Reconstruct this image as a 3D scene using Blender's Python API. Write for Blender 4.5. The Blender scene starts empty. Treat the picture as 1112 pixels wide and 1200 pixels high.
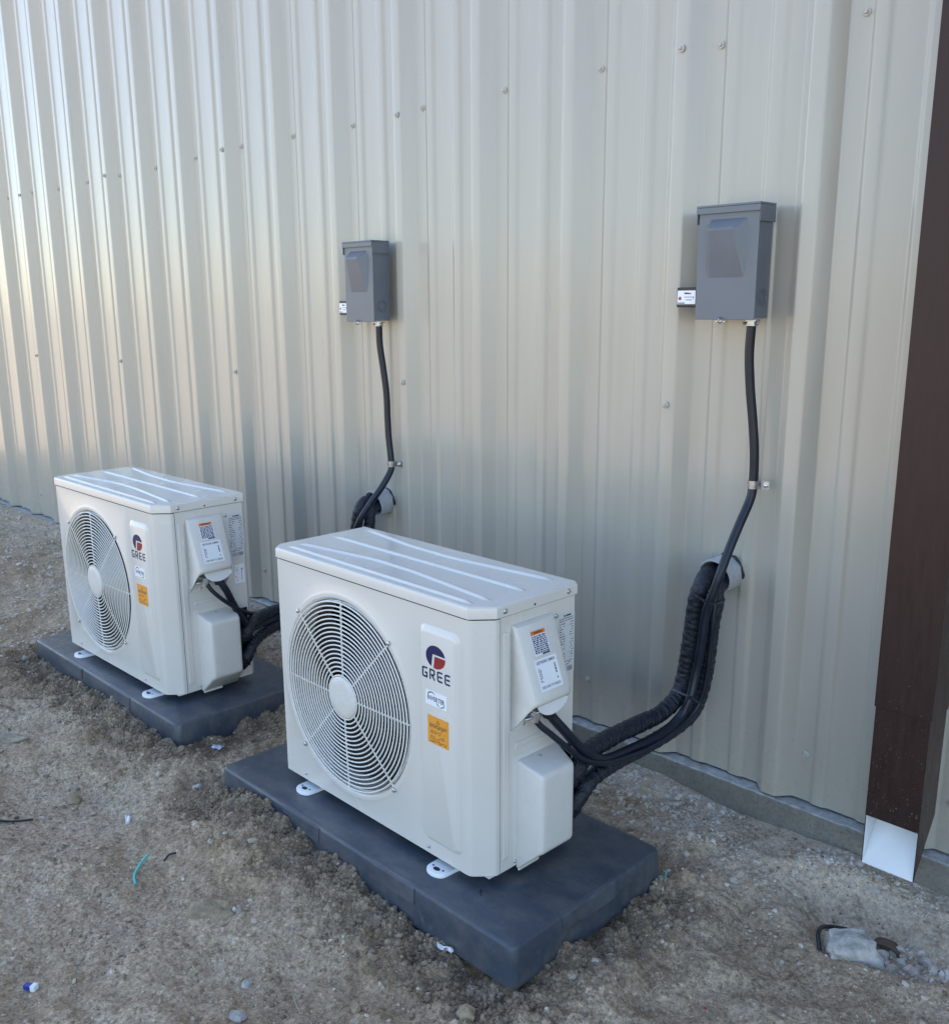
import bpy, bmesh, math, random
import numpy as np
from mathutils import Vector, Matrix
from mathutils import noise as mnoise
C = bpy.context.scene.collection
rnd = random.Random(7)
PI = math.pi

# ------------------------------------------------------------------ camera, sky, sun, exposure
cam_d = bpy.data.cameras.new('camera')
cam = bpy.data.objects.new('camera', cam_d)
C.objects.link(cam)
bpy.context.scene.camera = cam
cam.matrix_world = Matrix(((0.705, -0.158, 0.691, 0.881), (0.709, 0.164, -0.686, -1.867),
                           (-0.005, 0.974, 0.228, 1.1615), (0, 0, 0, 1)))
_rx, _rz, _ry = 1.3408, 0.7893, -0.0051
cam.matrix_world = (Matrix.Translation((0.881, -1.867, 1.1615)) @ Matrix.Rotation(_rz, 4, 'Z')
                    @ Matrix.Rotation(_rx, 4, 'X') @ Matrix.Rotation(_ry, 4, 'Z'))
cam_d.sensor_fit = 'AUTO'
cam_d.sensor_width = 36.0
cam_d.lens = 1119.75 / 1200 * 36.0
cam_d.shift_y = 19.9 / 1200
cam_d.clip_start = 0.02
cam_d.clip_end = 2000

SUN_EL, SUN_AZ = math.radians(40), math.radians(-60)      # azimuth from +Y (behind the wall) towards +X
world = bpy.data.worlds.new('World')
bpy.context.scene.world = world
world.use_nodes = True
wn = world.node_tree
sky = wn.nodes.new('ShaderNodeTexSky')
sky.sky_type = 'NISHITA'
sky.sun_disc = False
sky.sun_elevation = SUN_EL
sky.sun_rotation = SUN_AZ
sky.air_density = 1.0
sky.dust_density = 0.7
sky.ozone_density = 1.0
bg = wn.nodes['Background']
bg.inputs['Strength'].default_value = 0.12
wn.links.new(sky.outputs['Color'], bg.inputs['Color'])

sun_d = bpy.data.lights.new('sun', 'SUN')
sun_d.energy = 5.0
sun_d.angle = math.radians(0.5)
sun_d.color = (1.0, 0.94, 0.86)
sun = bpy.data.objects.new('sun', sun_d)
C.objects.link(sun)
sdir = Vector((math.sin(SUN_AZ) * math.cos(SUN_EL), math.cos(SUN_AZ) * math.cos(SUN_EL), math.sin(SUN_EL)))
sun.rotation_euler = (-sdir).to_track_quat('-Z', 'Y').to_euler()
sun.location = sdir * 20

vs = bpy.context.scene.view_settings
vs.view_transform = 'Standard'
vs.look = 'None'
vs.gamma = 1
vs.use_curve_mapping = False
vs.exposure = 1.95

# ------------------------------------------------------------------ helpers
class MB:
    """collects vertices and faces for one mesh"""
    def __init__(s): s.v = []; s.f = []
    def add(s, vs_, fs):
        o = len(s.v); s.v += [tuple(q) for q in vs_]; s.f += [tuple(i + o for i in q) for q in fs]
        return s
    def box(s, x0, x1, y0, y1, z0, z1):
        return s.add([(x0, y0, z0), (x1, y0, z0), (x1, y1, z0), (x0, y1, z0), (x0, y0, z1), (x1, y0, z1), (x1, y1, z1), (x0, y1, z1)],
                     [(0, 3, 2, 1), (4, 5, 6, 7), (0, 1, 5, 4), (1, 2, 6, 5), (2, 3, 7, 6), (3, 0, 4, 7)])
    def hexa(s, lo, hi):
        """two quads (lists of four points, same winding) joined into a solid"""
        return s.add(list(lo) + list(hi), [(3, 2, 1, 0), (4, 5, 6, 7), (0, 1, 5, 4), (1, 2, 6, 5), (2, 3, 7, 6), (3, 0, 4, 7)])
    def loft(s, loops, cap0=True, cap1=True, close=True):
        n = len(loops[0]); vv = [q for l in loops for q in l]; ff = []
        for k in range(len(loops) - 1):
            for i in range(n if close else n - 1):
                j = (i + 1) % n
                ff.append((k * n + i, k * n + j, (k + 1) * n + j, (k + 1) * n + i))
        if cap0: ff.append(tuple(range(n))[::-1])
        if cap1: ff.append(tuple((len(loops) - 1) * n + i for i in range(n)))
        return s.add(vv, ff)
    def ring(s, c, ax, r, rr, n=72, m=8):
        """torus about axis ax ('x','y','z')"""
        loops = []
        for i in range(n):
            a = 2 * PI * i / n; l = []
            for j in range(m):
                b = 2 * PI * j / m; q = r + rr * math.cos(b); h = rr * math.sin(b)
                u, w = q * math.cos(a), q * math.sin(a)
                l.append({'y': (c[0] + u, c[1] + h, c[2] + w), 'x': (c[0] + h, c[1] + u, c[2] + w), 'z': (c[0] + u, c[1] + w, c[2] + h)}[ax])
            loops.append(l)
        loops.append(loops[0])
        return s.loft(loops, False, False)
    def lathe(s, c, d, prof, n=16, rot0=0.0):
        """prof = [(radius, height along d)], closed at both ends"""
        d = Vector(d).normalized(); u = d.orthogonal().normalized(); w = d.cross(u); c = Vector(c); loops = []
        for r, h in prof:
            loops.append([tuple(c + d * h + (u * math.cos(2 * PI * i / n + rot0) + w * math.sin(2 * PI * i / n + rot0)) * r) for i in range(n)])
        return s.loft(loops)

def smooth(me, ang=38):
    me.polygons.foreach_set('use_smooth', [True] * len(me.polygons))
    me.set_sharp_from_angle(angle=math.radians(ang))

def mesh_obj(name, mb, mat, parent=None, ang=38, bevel=0, seg=2, fixn=True):
    me = bpy.data.meshes.new(name)
    me.from_pydata(mb.v, [], mb.f)
    if fixn:
        bm = bmesh.new(); bm.from_mesh(me); bmesh.ops.recalc_face_normals(bm, faces=bm.faces); bm.to_mesh(me); bm.free()
    me.update()
    smooth(me, ang)
    o = bpy.data.objects.new(name, me)
    if mat: me.materials.append(mat)
    C.objects.link(o)
    if parent: o.parent = parent
    if bevel:
        m = o.modifiers.new('bevel', 'BEVEL'); m.width = bevel; m.segments = seg; m.limit_method = 'ANGLE'; m.angle_limit = math.radians(28)
        m.harden_normals = True
    return o

def empty(name, loc=(0, 0, 0), rz=0):
    o = bpy.data.objects.new(name, None); o.location = loc; o.rotation_euler = (0, 0, rz); o.empty_display_size = .1
    C.objects.link(o); return o

def tag(o, label=None, cat=None, group=None, kind=None):
    if label: o['label'] = label
    if cat: o['category'] = cat
    if group: o['group'] = group
    if kind: o['kind'] = kind
    return o

def share(name, src, parent, loc=(0, 0, 0)):
    o = bpy.data.objects.new(name, src.data); o.location = loc; C.objects.link(o); o.parent = parent
    return o

def copy_tree(o, parent=None):
    c = o.copy(); C.objects.link(c)
    if parent: c.parent = parent
    for ch in list(o.children): copy_tree(ch, c)
    return c

def catmull(pts, step):
    P = [Vector(q) for q in pts]; P = [P[0] * 2 - P[1]] + P + [P[-1] * 2 - P[-2]]; out = []
    for i in range(1, len(P) - 2):
        a, b, c, d = P[i - 1:i + 3]; n = max(2, int((c - b).length / step))
        for k in range(n):
            t = k / n
            out.append(0.5 * ((2 * b) + (c - a) * t + (2 * a - 5 * b + 4 * c - d) * t * t + (3 * b - a - 3 * c + d) * t ** 3))
    out.append(P[-2]); return out

def tube(mb, pts, rad, step=.006, m=14):
    """rad: number or function (s, theta) -> radius"""
    Q = catmull(pts, step) if step else [Vector(q) for q in pts]
    t0 = (Q[1] - Q[0]).normalized(); u = t0.orthogonal().normalized(); s_ = 0; loops = []
    for i, q in enumerate(Q):
        t = (Q[min(i + 1, len(Q) - 1)] - Q[max(i - 1, 0)]).normalized()
        u = (u - t * u.dot(t)).normalized(); w = t.cross(u)
        if i: s_ += (Q[i] - Q[i - 1]).length
        l = []
        for k in range(m):
            a = 2 * PI * k / m; r = rad(s_, a) if callable(rad) else rad
            l.append(tuple(q + (u * math.cos(a) + w * math.sin(a)) * r))
        loops.append(l)
    mb.loft(loops); return Q

def strip(pts, w):
    """mitred flat stroke in 2-D; returns (verts2d, quads)"""
    P = [Vector(q) for q in pts]; vv = []; closed = (P[0] - P[-1]).length < 1e-7 and len(P) > 3
    n = len(P)
    for i, q in enumerate(P):
        if closed and i in (0, n - 1): d0 = (P[0] - P[-2]).normalized(); d1 = (P[1] - P[0]).normalized()
        else:
            d1 = (P[min(i + 1, n - 1)] - P[i]); d0 = (P[i] - P[max(i - 1, 0)])
            d0 = d0.normalized() if d0.length > 0 else d1.normalized(); d1 = d1.normalized() if d1.length > 0 else d0
        n0 = Vector((-d0.y, d0.x)); n1 = Vector((-d1.y, d1.x)); mm = (n0 + n1)
        mm = mm.normalized() if mm.length > 1e-6 else n0
        k = w / 2 / max(.4, mm.dot(n0))
        vv += [q + mm * k, q - mm * k]
    return vv, [(2 * i, 2 * i + 1, 2 * i + 3, 2 * i + 2) for i in range(n - 1)]

def hash2(ix, iy, seed):
    h = (ix.astype(np.int64) * 374761393 + iy.astype(np.int64) * 668265263 + seed * 974634777) & 0x7fffffff
    h = ((h ^ (h >> 13)) * 1274126177) & 0x7fffffff
    h = ((h ^ (h >> 16)) * 2246822519) & 0x7fffffff
    return ((h ^ (h >> 15)) & 0xffff) / 65535.0
def vnoise(x, y, seed=0):
    ix = np.floor(x); iy = np.floor(y); fx = x - ix; fy = y - iy
    fx = fx * fx * fx * (fx * (6 * fx - 15) + 10); fy = fy * fy * fy * (fy * (6 * fy - 15) + 10)
    a = hash2(ix, iy, seed); b = hash2(ix + 1, iy, seed); c = hash2(ix, iy + 1, seed); d = hash2(ix + 1, iy + 1, seed)
    return ((a + (b - a) * fx) * (1 - fy) + (c + (d - c) * fx) * fy) * 2 - 1
def fbm(x, y, sc, seed, octv=4, gain=.5):
    t = np.zeros_like(x); a = 1.0
    for k in range(octv):
        ca, sa = math.cos(.7 * k + seed), math.sin(.7 * k + seed)
        t += a * vnoise((x * ca - y * sa) / sc + 31.7 * k, (x * sa + y * ca) / sc + 17.3 * k, seed + k); a *= gain; sc *= .5
    return t

# ------------------------------------------------------------------ materials
class NT:
    def __init__(s, name):
        s.m = bpy.data.materials.new(name); s.m.use_nodes = True; s.t = s.m.node_tree
        s.b = s.t.nodes['Principled BSDF']
    def n(s, typ, **kw):
        q = s.t.nodes.new(typ)
        for k, v in kw.items():
            if k.startswith('i_'): q.inputs[k[2:].replace('_', ' ')].default_value = v
            else: setattr(q, k, v)
        return q
    def l(s, a, b): s.t.links.new(a, b)
    def obj(s): return s.n('ShaderNodeTexCoord').outputs['Object']
    def pos(s): return s.n('ShaderNodeNewGeometry').outputs['Position']
    def noise(s, vec, scale, detail=4, rough=.55, out='Fac'):
        q = s.n('ShaderNodeTexNoise'); q.inputs['Scale'].default_value = scale; q.inputs['Detail'].default_value = detail; q.inputs['Roughness'].default_value = rough
        if vec: s.l(vec, q.inputs['Vector'])
        return q.outputs[out]
    def ramp(s, fac, stops):
        q = s.n('ShaderNodeValToRGB'); e = q.color_ramp.elements
        while len(e) < len(stops): e.new(.5)
        for i, (p_, c_) in enumerate(stops): e[i].position = p_; e[i].color = tuple(c_) + (1,) if len(c_) == 3 else c_
        s.l(fac, q.inputs[0]); return q.outputs[0]
    def mix(s, fac, a, b, typ='MIX'):
        q = s.n('ShaderNodeMix', data_type='RGBA', blend_type=typ)
        for sock, v in ((q.inputs[0], fac), (q.inputs[6], a), (q.inputs[7], b)):
            if hasattr(v, 'links') or hasattr(v, 'is_linked'): s.l(v, sock)
            elif isinstance(v, (int, float)): sock.default_value = v
            else: sock.default_value = tuple(v) + (1,)
        return q.outputs[2]
    def scale(s, vec, xyz):
        q = s.n('ShaderNodeMapping'); q.inputs['Scale'].default_value = xyz; s.l(vec, q.inputs[0]); return q.outputs[0]
    def maprange(s, v, a, b, c=0., d=1.):
        q = s.n('ShaderNodeMapRange'); q.inputs[1].default_value = a; q.inputs[2].default_value = b; q.inputs[3].default_value = c; q.inputs[4].default_value = d
        s.l(v, q.inputs[0]); return q.outputs[0]
    def bump(s, h, strength, dist, prev=None):
        q = s.n('ShaderNodeBump'); q.inputs['Strength'].default_value = strength; q.inputs['Distance'].default_value = dist
        s.l(h, q.inputs['Height'])
        if prev: s.l(prev, q.inputs['Normal'])
        return q.outputs[0]
    def set(s, **kw):
        for k, v in kw.items():
            i = s.b.inputs[k.replace('_', ' ')]
            if hasattr(v, 'is_linked'): s.l(v, i)
            elif isinstance(v, tuple) and len(v) == 3: i.default_value = v + (1,)
            else: i.default_value = v
        return s

def simple(name, col, rough=.5, metal=0., var=.06, nscale=40, bumpk=0., bscale=200, spec=.5, coat=0.):
    q = NT(name); v = q.obj(); nz = q.noise(v, nscale, 4)
    c0 = tuple(max(0, a * (1 - var)) for a in col); c1 = tuple(min(1, a * (1 + var)) for a in col)
    q.set(Base_Color=q.ramp(nz, [(.3, c0), (.7, c1)]), Roughness=q.maprange(nz, .3, .7, max(.02, rough - .05), rough + .05), Metallic=metal)
    q.b.inputs['Specular IOR Level'].default_value = spec
    q.b.inputs['Coat Weight'].default_value = coat; q.b.inputs['Coat Roughness'].default_value = .12
    if bumpk: q.set(Normal=q.bump(q.noise(v, bscale, 4, .65), bumpk, .001 if bumpk < .5 else .004))
    return q.m

# painted cabinet steel, a little wavy and dusty
q = NT('cream_paint'); v = q.obj()
dust = q.noise(v, 7, 1.5, .5)
q.set(Base_Color=q.ramp(dust, [(.3, (.665, .632, .578)), (.7, (.685, .652, .598))]), Roughness=q.maprange(dust, .3, .7, .25, .28))
q.b.inputs['Coat Weight'].default_value = .35; q.b.inputs['Coat Roughness'].default_value = .1
q.set(Normal=q.bump(q.noise(v, 4, 1), .10, .004))
M_CREAM = q.m
M_PLASTIC = simple('cream_plastic', (.67, .645, .60), .42, var=.03, bumpk=.1, bscale=700)
M_WIRE = simple('guard_wire', (.74, .72, .68), .33, var=.03)
M_WHITE = simple('white_plastic', (.80, .81, .83), .4, var=.02)
M_DARKIN = simple('dark_interior', (.010, .011, .013), .7, var=.2, spec=.2)
M_BLADE = simple('fan_blade', (.022, .024, .028), .5, var=.1, spec=.25)
M_SHROUD = simple('shroud_paint', (.50, .47, .41), .45, var=.05)
M_SCREW = simple('zinc_screw', (.62, .62, .64), .32, metal=.9, var=.15, nscale=200)
M_GALV = simple('galvanised_strap', (.40, .41, .44), .3, metal=.95, var=.15, nscale=120)
M_CABLE = simple('black_conduit', (.008, .012, .023), .40, var=.2, bumpk=.1, bscale=300, spec=.42)
M_TIE = simple('zip_tie', (.02, .022, .03), .3, var=.1)
M_BLACK = simple('black_plastic', (.012, .013, .017), .38, var=.1)
M_PVC = simple('grey_pvc', (.40, .40, .41), .45, var=.18, nscale=45)
M_PRINTB = simple('black_print', (.02, .022, .035), .5, var=.05)
M_BLUE = simple('blue_print', (.013, .015, .085), .35, var=.05)
M_RED = simple('red_print', (.30, .025, .03), .35, var=.05)
M_ORANGE = simple('orange_sticker', (.78, .33, .04), .42, var=.03)
M_HDR = simple('orange_print', (.70, .20, .04), .45, var=.03)
M_PAPER = simple('white_sticker', (.82, .83, .86), .42, var=.02)
M_PLATE = simple('rating_plate', (.60, .60, .60), .4, var=.03)
M_NAVY = simple('navy_print', (.05, .055, .13), .45, var=.05)
M_GREEN = simple('green_print', (.02, .18, .06), .45, var=.05)

# wrapped line set: shiny black tape
q = NT('black_wrap_tape'); v = q.obj(); nz = q.noise(v, 60, 5)
q.set(Base_Color=q.ramp(nz, [(.3, (.005, .008, .015)), (.7, (.014, .018, .030))]), Roughness=q.maprange(nz, .3, .7, .17, .36))
q.set(Normal=q.bump(q.noise(v, 110, 5, .7), .8, .005))
M_TAPE = q.m

# grey enclosure paint
q = NT('grey_enclosure_paint'); v = q.obj(); nz = q.noise(v, 12, 5)
q.set(Base_Color=q.ramp(nz, [(.3, (.125, .142, .166)), (.7, (.145, .162, .188))]), Roughness=q.maprange(nz, .3, .7, .3, .42), Metallic=.0)
q.set(Normal=q.bump(q.noise(v, 500, 2), .08, .0005))
M_GREY = q.m

# composite equipment pad
q = NT('pad_plastic'); v = q.pos()
nz = q.noise(v, 3.5, 6, .6); fine = q.noise(v, 60, 5, .7)
base = q.ramp(nz, [(.3, (.040, .052, .073)), (.7, (.058, .071, .095))])
scr = q.ramp(q.noise(q.scale(v, (4, 60, 60)), 3, 5, .7), [(.66, (0, 0, 0)), (.74, (1, 1, 1))])
base = q.mix(q.mix(.22, (0, 0, 0), scr), base, (.22, .22, .22))
film = q.ramp(q.noise(q.scale(v, (1, 1.6, 1)), 9, 7, .72), [(.42, (0, 0, 0)), (.70, (.40, .40, .40))])
base = q.mix(film, base, (.21, .19, .165))
dirt = q.ramp(fine, [(.60, (0, 0, 0)), (.72, (1, 1, 1))])
sepz = q.n('ShaderNodeSeparateXYZ'); q.l(v, sepz.inputs[0])
low = q.maprange(sepz.outputs['Z'], .03, .095, .75, .06)
mlt = q.n('ShaderNodeMath', operation='MULTIPLY'); q.l(dirt, mlt.inputs[0]); q.l(low, mlt.inputs[1])
base = q.mix(mlt.outputs[0], base, (.21, .18, .14))
q.set(Base_Color=base, Roughness=q.maprange(fine, .3, .7, .29, .50))
q.set(Normal=q.bump(q.noise(v, 350, 3), .18, .0008))
M_PAD = q.m
M_TAB = simple('scuffed_pad_plastic', (.075, .082, .098), .5, var=.3, nscale=30, bumpk=.2)

# light-stone siding paint, with oil-canning and faint grime
q = NT('siding_paint'); v = q.pos()
g = q.noise(q.scale(v, (6, 6, .7)), 2.2, 5, .6)
grime = q.noise(v, 26, 6, .7)
col = q.ramp(g, [(.3, (.408, .377, .316)), (.7, (.448, .416, .352))])
spot = q.ramp(grime, [(.68, (0, 0, 0)), (.80, (1, 1, 1))])
col = q.mix(q.mix(.22, (0, 0, 0), spot), col, (.30, .28, .24))
sepz = q.n('ShaderNodeSeparateXYZ'); q.l(v, sepz.inputs[0])
splash = q.maprange(sepz.outputs['Z'], .08, .40, .55, 0.)
sp2 = q.n('ShaderNodeMath', operation='MULTIPLY'); q.l(splash, sp2.inputs[0]); q.l(q.ramp(q.noise(v, 70, 5, .75), [(.5, (0, 0, 0)), (.75, (1, 1, 1))]), sp2.inputs[1])
col = q.mix(sp2.outputs[0], col, (.30, .26, .20))
q.set(Base_Color=col, Roughness=q.maprange(g, .3, .7, .27, .38))
q.b.inputs['Coat Weight'].default_value = .65; q.b.inputs['Coat Roughness'].default_value = .15
bb = q.bump(q.noise(q.scale(v, (3, 3, 1.3)), 2.2, 2), .35, .012)
q.set(Normal=bb)
M_SIDING = q.m

# dark brown downspout
q = NT('brown_downspout_paint'); v = q.pos()
nz = q.noise(q.scale(v, (30, 30, 4)), 3, 5, .7)
base = q.ramp(nz, [(.3, (.029, .0145, .0125)), (.7, (.043, .0225, .0195))])
sepz = q.n('ShaderNodeSeparateXYZ'); q.l(v, sepz.inputs[0])
lowm = q.maprange(sepz.outputs['Z'], .10, .55, 1., 0.)
dots = q.ramp(q.noise(q.scale(v, (1, 1, .6)), 330, 3, .6), [(.655, (0, 0, 0)), (.72, (.8, .8, .8))])
mm = q.n('ShaderNodeMath', operation='MULTIPLY'); q.l(lowm, mm.inputs[0]); q.l(dots, mm.inputs[1])
base = q.mix(mm.outputs[0], base, (.34, .30, .27))
# mud streaks on the flank that faces the other way
gn = q.n('ShaderNodeSeparateXYZ'); q.l(q.n('ShaderNodeNewGeometry').outputs['Normal'], gn.inputs[0])
flank = q.maprange(gn.outputs['X'], .6, .9)
mud = q.ramp(q.noise(q.scale(v, (20, 90, 5)), 6, 6, .8), [(.42, (0, 0, 0)), (.72, (.8, .8, .8))])
m2 = q.n('ShaderNodeMath', operation='MULTIPLY'); q.l(flank, m2.inputs[0]); q.l(mud, m2.inputs[1])
m3 = q.n('ShaderNodeMath', operation='MULTIPLY'); q.l(m2.outputs[0], m3.inputs[0]); q.l(q.maprange(sepz.outputs['Z'], .30, .48, 1., .15), m3.inputs[1])
base = q.mix(m3.outputs[0], base, (.20, .16, .13))
q.set(Base_Color=base, Roughness=q.maprange(nz, .3, .7, .34, .48))
q.b.inputs['Specular IOR Level'].default_value = .28
M_BROWN = q.m
M_SPOUTIN = simple('white_spout_lining', (.78, .79, .81), .35, var=.03, nscale=15)

# concrete
q = NT('concrete'); v = q.pos()
nz = q.noise(v, 7, 8, .7); fn = q.noise(v, 120, 4, .7)
col = q.ramp(nz, [(.3, (.155, .142, .118)), (.5, (.22, .205, .175)), (.7, (.29, .272, .235))])
col = q.mix(q.ramp(fn, [(.5, (0, 0, 0)), (.7, (.7, .7, .7))]), col, (.10, .092, .078))
gn = q.n('ShaderNodeSeparateXYZ'); q.l(q.n('ShaderNodeNewGeometry').outputs['Normal'], gn.inputs[0])
col = q.mix(q.maprange(gn.outputs['Z'], .5, .8, 0., .8), col, q.ramp(q.noise(v, 45, 5, .7), [(.35, (.30, .29, .27)), (.6, (.55, .55, .54))]))
q.set(Base_Color=col, Roughness=.85, Normal=q.bump(fn, .5, .004, q.bump(nz, .4, .01)))
M_CONC = q.m

# bare soil
q = NT('soil'); v = q.pos()
big = q.noise(v, 2.3, 6, .6); mid = q.noise(v, 14, 7, .7); fine = q.noise(v, 110, 6, .75); grit = q.noise(v, 420, 3, .7)
col = q.ramp(mid, [(.26, (.215, .150, .094)), (.5, (.385, .282, .184)), (.74, (.570, .432, .304))])
col = q.mix(q.ramp(big, [(.40, (0, 0, 0)), (.56, (.75, .75, .75))]), col, q.ramp(fine, [(.3, (.41, .318, .222)), (.7, (.65, .525, .395))]))
col = q.mix(q.ramp(fine, [(.34, (.800, .768, .675)), (.52, (0, 0, 0))]), col, (.151, .104, .062))
col = q.mix(q.ramp(grit, [(.60, (0, 0, 0)), (.70, (.800, .768, .704))]), col, (.768, .622, .458))
for sc_, amt in ((150, .28), (330, .42)):
    vo = q.n('ShaderNodeTexVoronoi'); vo.inputs['Scale'].default_value = sc_; vo.inputs['Randomness'].default_value = 1.0
    q.l(v, vo.inputs['Vector']); sv = q.n('ShaderNodeSeparateColor'); q.l(vo.outputs['Color'], sv.inputs[0])
    g_ = q.ramp(sv.outputs[0], [(.0, (.42, .40, .38)), (.22, (.72, .71, .70)), (.55, (1., 1., 1.)), (.9, (1.18, 1.17, 1.15)), (.97, (1.75, 1.75, 1.75))])
    col = q.mix(amt, col, g_, 'MULTIPLY')
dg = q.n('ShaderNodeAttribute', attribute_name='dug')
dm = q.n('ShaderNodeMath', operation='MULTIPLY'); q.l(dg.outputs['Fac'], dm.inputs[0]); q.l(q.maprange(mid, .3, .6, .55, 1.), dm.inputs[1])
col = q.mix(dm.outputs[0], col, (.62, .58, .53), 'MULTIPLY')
sx = q.n('ShaderNodeSeparateXYZ'); q.l(v, sx.inputs[0])
nearw = q.maprange(sx.outputs['Y'], -.42, -.06)
wob = q.n('ShaderNodeMath', operation='MULTIPLY'); q.l(nearw, wob.inputs[0]); q.l(q.ramp(mid, [(.35, (0, 0, 0)), (.6, (0.800, 0.800, 0.800))]), wob.inputs[1])
col = q.mix(wob.outputs[0], col, q.ramp(fine, [(.3, (.442, .338, .234)), (.65, (.722, .591, .450))]))
q.set(Base_Color=col, Roughness=.95)
q.b.inputs['Specular IOR Level'].default_value = .2
nb = q.bump(mid, .6, .012); nb = q.bump(fine, .7, .004, nb); nb = q.bump(grit, .5, .0015, nb)
q.set(Normal=nb)
M_SOIL = q.m

def pebble_mat(name, stops, sc=55):
    q = NT(name); v = q.pos()
    c = q.ramp(q.noise(v, sc, 0), stops)
    c = q.mix(.35, c, q.ramp(q.noise(v, 500, 3), [(.3, tuple(a * .6 for a in stops[0][1])), (.7, stops[-1][1])]))
    q.set(Base_Color=c, Roughness=.85, Normal=q.bump(q.noise(v, 600, 3), .4, .001))
    return q.m
M_PEB = pebble_mat('pebble_stone', [(.25, (0.263, 0.199, 0.136)), (.45, (0.441, 0.342, 0.248)), (.62, (0.546, 0.453, 0.350)), (.78, (0.735, 0.661, 0.571))])
M_CLOD = pebble_mat('soil_clod', [(.25, (0.158, 0.111, 0.071)), (.5, (0.247, 0.184, 0.124)), (.75, (0.357, 0.279, 0.197))], 30)
M_GRAV = pebble_mat('pale_gravel', [(.25, (0.315, 0.258, 0.202)), (.45, (0.483, 0.407, 0.328)), (.6, (0.609, 0.537, 0.449)), (.78, (0.735, 0.676, 0.608))])
M_ROCKG = simple('grey_rock', (0.340, 0.290, 0.215), .9, var=.4, nscale=45, bumpk=1., bscale=160)
M_ROCKT = simple('tan_rock', (0.320, 0.248, 0.160), .9, var=.4, nscale=45, bumpk=1., bscale=140)
M_ROCKP = simple('pale_rock', (.44, .405, .365), .9, var=.38, nscale=45, bumpk=1., bscale=160)

# ------------------------------------------------------------------ setting: ground
UA, UB = (-0.2248, -0.7539, 0.1182, -0.0127), (-1.4046, -0.7503, 0.1301, 0.0078)     # the two units: x, y, z, turn
PADS = [(-1.023, -.093 + .014, -.828, -.39, .098), (-2.221, -1.283, -.806, -.385, .110)]  # x0 x1 y0 y1 top
ctrl = [(-.993, -.84, .038), (-.765, -.84, .066), (-.616, -.84, .041), (-.413, -.84, .035), (-.269, -.84, .034), (-.14, -.84, .017), (-.07, -.84, .022),
        (-.06, -.72, .033), (-.06, -.6, .032), (-.06, -.395, .045),
        (-2.215, -.82, .079), (-2.046, -.82, .055), (-1.873, -.82, .062), (-1.732, -.82, .06), (-1.566, -.82, .066), (-1.419, -.82, .047), (-1.259, -.82, .05),
        (-1.27, -.775, .052), (-1.27, -.687, .038), (-1.27, -.575, .044), (-1.27, -.45, .05), (-1.05, -.6, .05), (-1.05, -.4, .05),
        (-.13, -.05, .024), (.17, -.05, .034), (.5, -.05, .03), (-.5, -.05, .035), (-1.0, -.05, .05), (-1.6, -.05, .065), (-2.3, -.05, .08), (-3.0, -.05, .088), (-4, -.05, .09), (-5, -.05, .09),
        (-.3, -1.1, .0), (-.7, -1.15, .004), (-.6, -1.4, -.005), (-1.2, -1.1, .012), (-1.7, -1.1, .03), (-2.5, -1.0, .045), (-2.6, -.5, .07), (-3.5, -.8, .06), (-3.5, -2, .0),
        (0, -1.2, -.01), (.2, -.7, .005), (.15, -.35, .015), (.45, -.4, .01), (.5, -1, -.02), (.27, -.22, -.005), (.4, -.12, .022), (-.4, -.2, .045), (-.1, -.2, .036),
        (0, -3, -.02), (-3, -4, -.02), (3, -3, -.02), (3, -.05, .02), (3, -1, 0)]
CT = np.array(ctrl)
def ground_base(x, y):
    num = np.zeros_like(x); den = np.full_like(x, 1e-9)
    for cx, cy, cz in CT:
        d2 = (x - cx) ** 2 + (y - cy) ** 2
        w = 1.0 / (d2 + .0012) ** 1.7
        num += w * cz; den += w
    far = np.clip((np.hypot(x + .5, y + 1) - 5) / 6, 0, 1)
    return num / den * (1 - far) + (-.02) * far
def pad_dist(x, y):
    d = np.full_like(x, 9.)
    for x0, x1, y0, y1, zt in PADS:
        dx = np.maximum(np.maximum(x0 - x, x - x1), 0); dy = np.maximum(np.maximum(y0 - y, y - y1), 0)
        d = np.minimum(d, np.hypot(dx, dy))
    return d
def ground_h(x, y):
    h = ground_base(x, y)
    pd = pad_dist(x, y); rough = np.exp(-(pd / .12) ** 2)
    wallflat = np.clip((-y - .03) / .08, .25, 1)
    far = np.clip(1.5 - np.hypot(x + .6, y + .8) / 8, .0, 1)
    n = .011 * fbm(x, y, .42, 3, 3) + .0095 * fbm(x, y, .12, 11, 3) * (1 + .8 * rough)
    n += .0038 * fbm(x, y, .035, 23, 4, .6) * (1 + 1.6 * rough)
    r1 = np.abs(fbm(x, y, .06, 41, 3)); n += .0012 * fbm(x, y, .014, 83, 2) * (1 + rough) + .0055 * (r1 - .35) * (.5 + 1.2 * rough)
    h = h + n * wallflat * far
    # washed-out hollow below the spout and its little scarp
    d = np.hypot((x - .30) / .15, (y + .215) / .085); h = h - .038 * np.exp(-d ** 2 * 1.2) + .012 * np.exp(-((d - 1.55) / .35) ** 2) * wallflat
    d = np.hypot((x - .05) / .2, (y + .42) / .10); h = h - .012 * np.exp(-d ** 2)
    # under the pads the soil stays below the pad top
    for x0, x1, y0, y1, zt in PADS:
        ins = (x > x0 + .01) & (x < x1 - .01) & (y > y0 + .01) & (y < y1 - .01)
        h = np.where(ins, np.minimum(h, zt - .045), h)
    h = np.where(pd < .05, np.minimum(h, .088), h)
    return np.where((y > -.036), np.minimum(h, .085), h)

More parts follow.
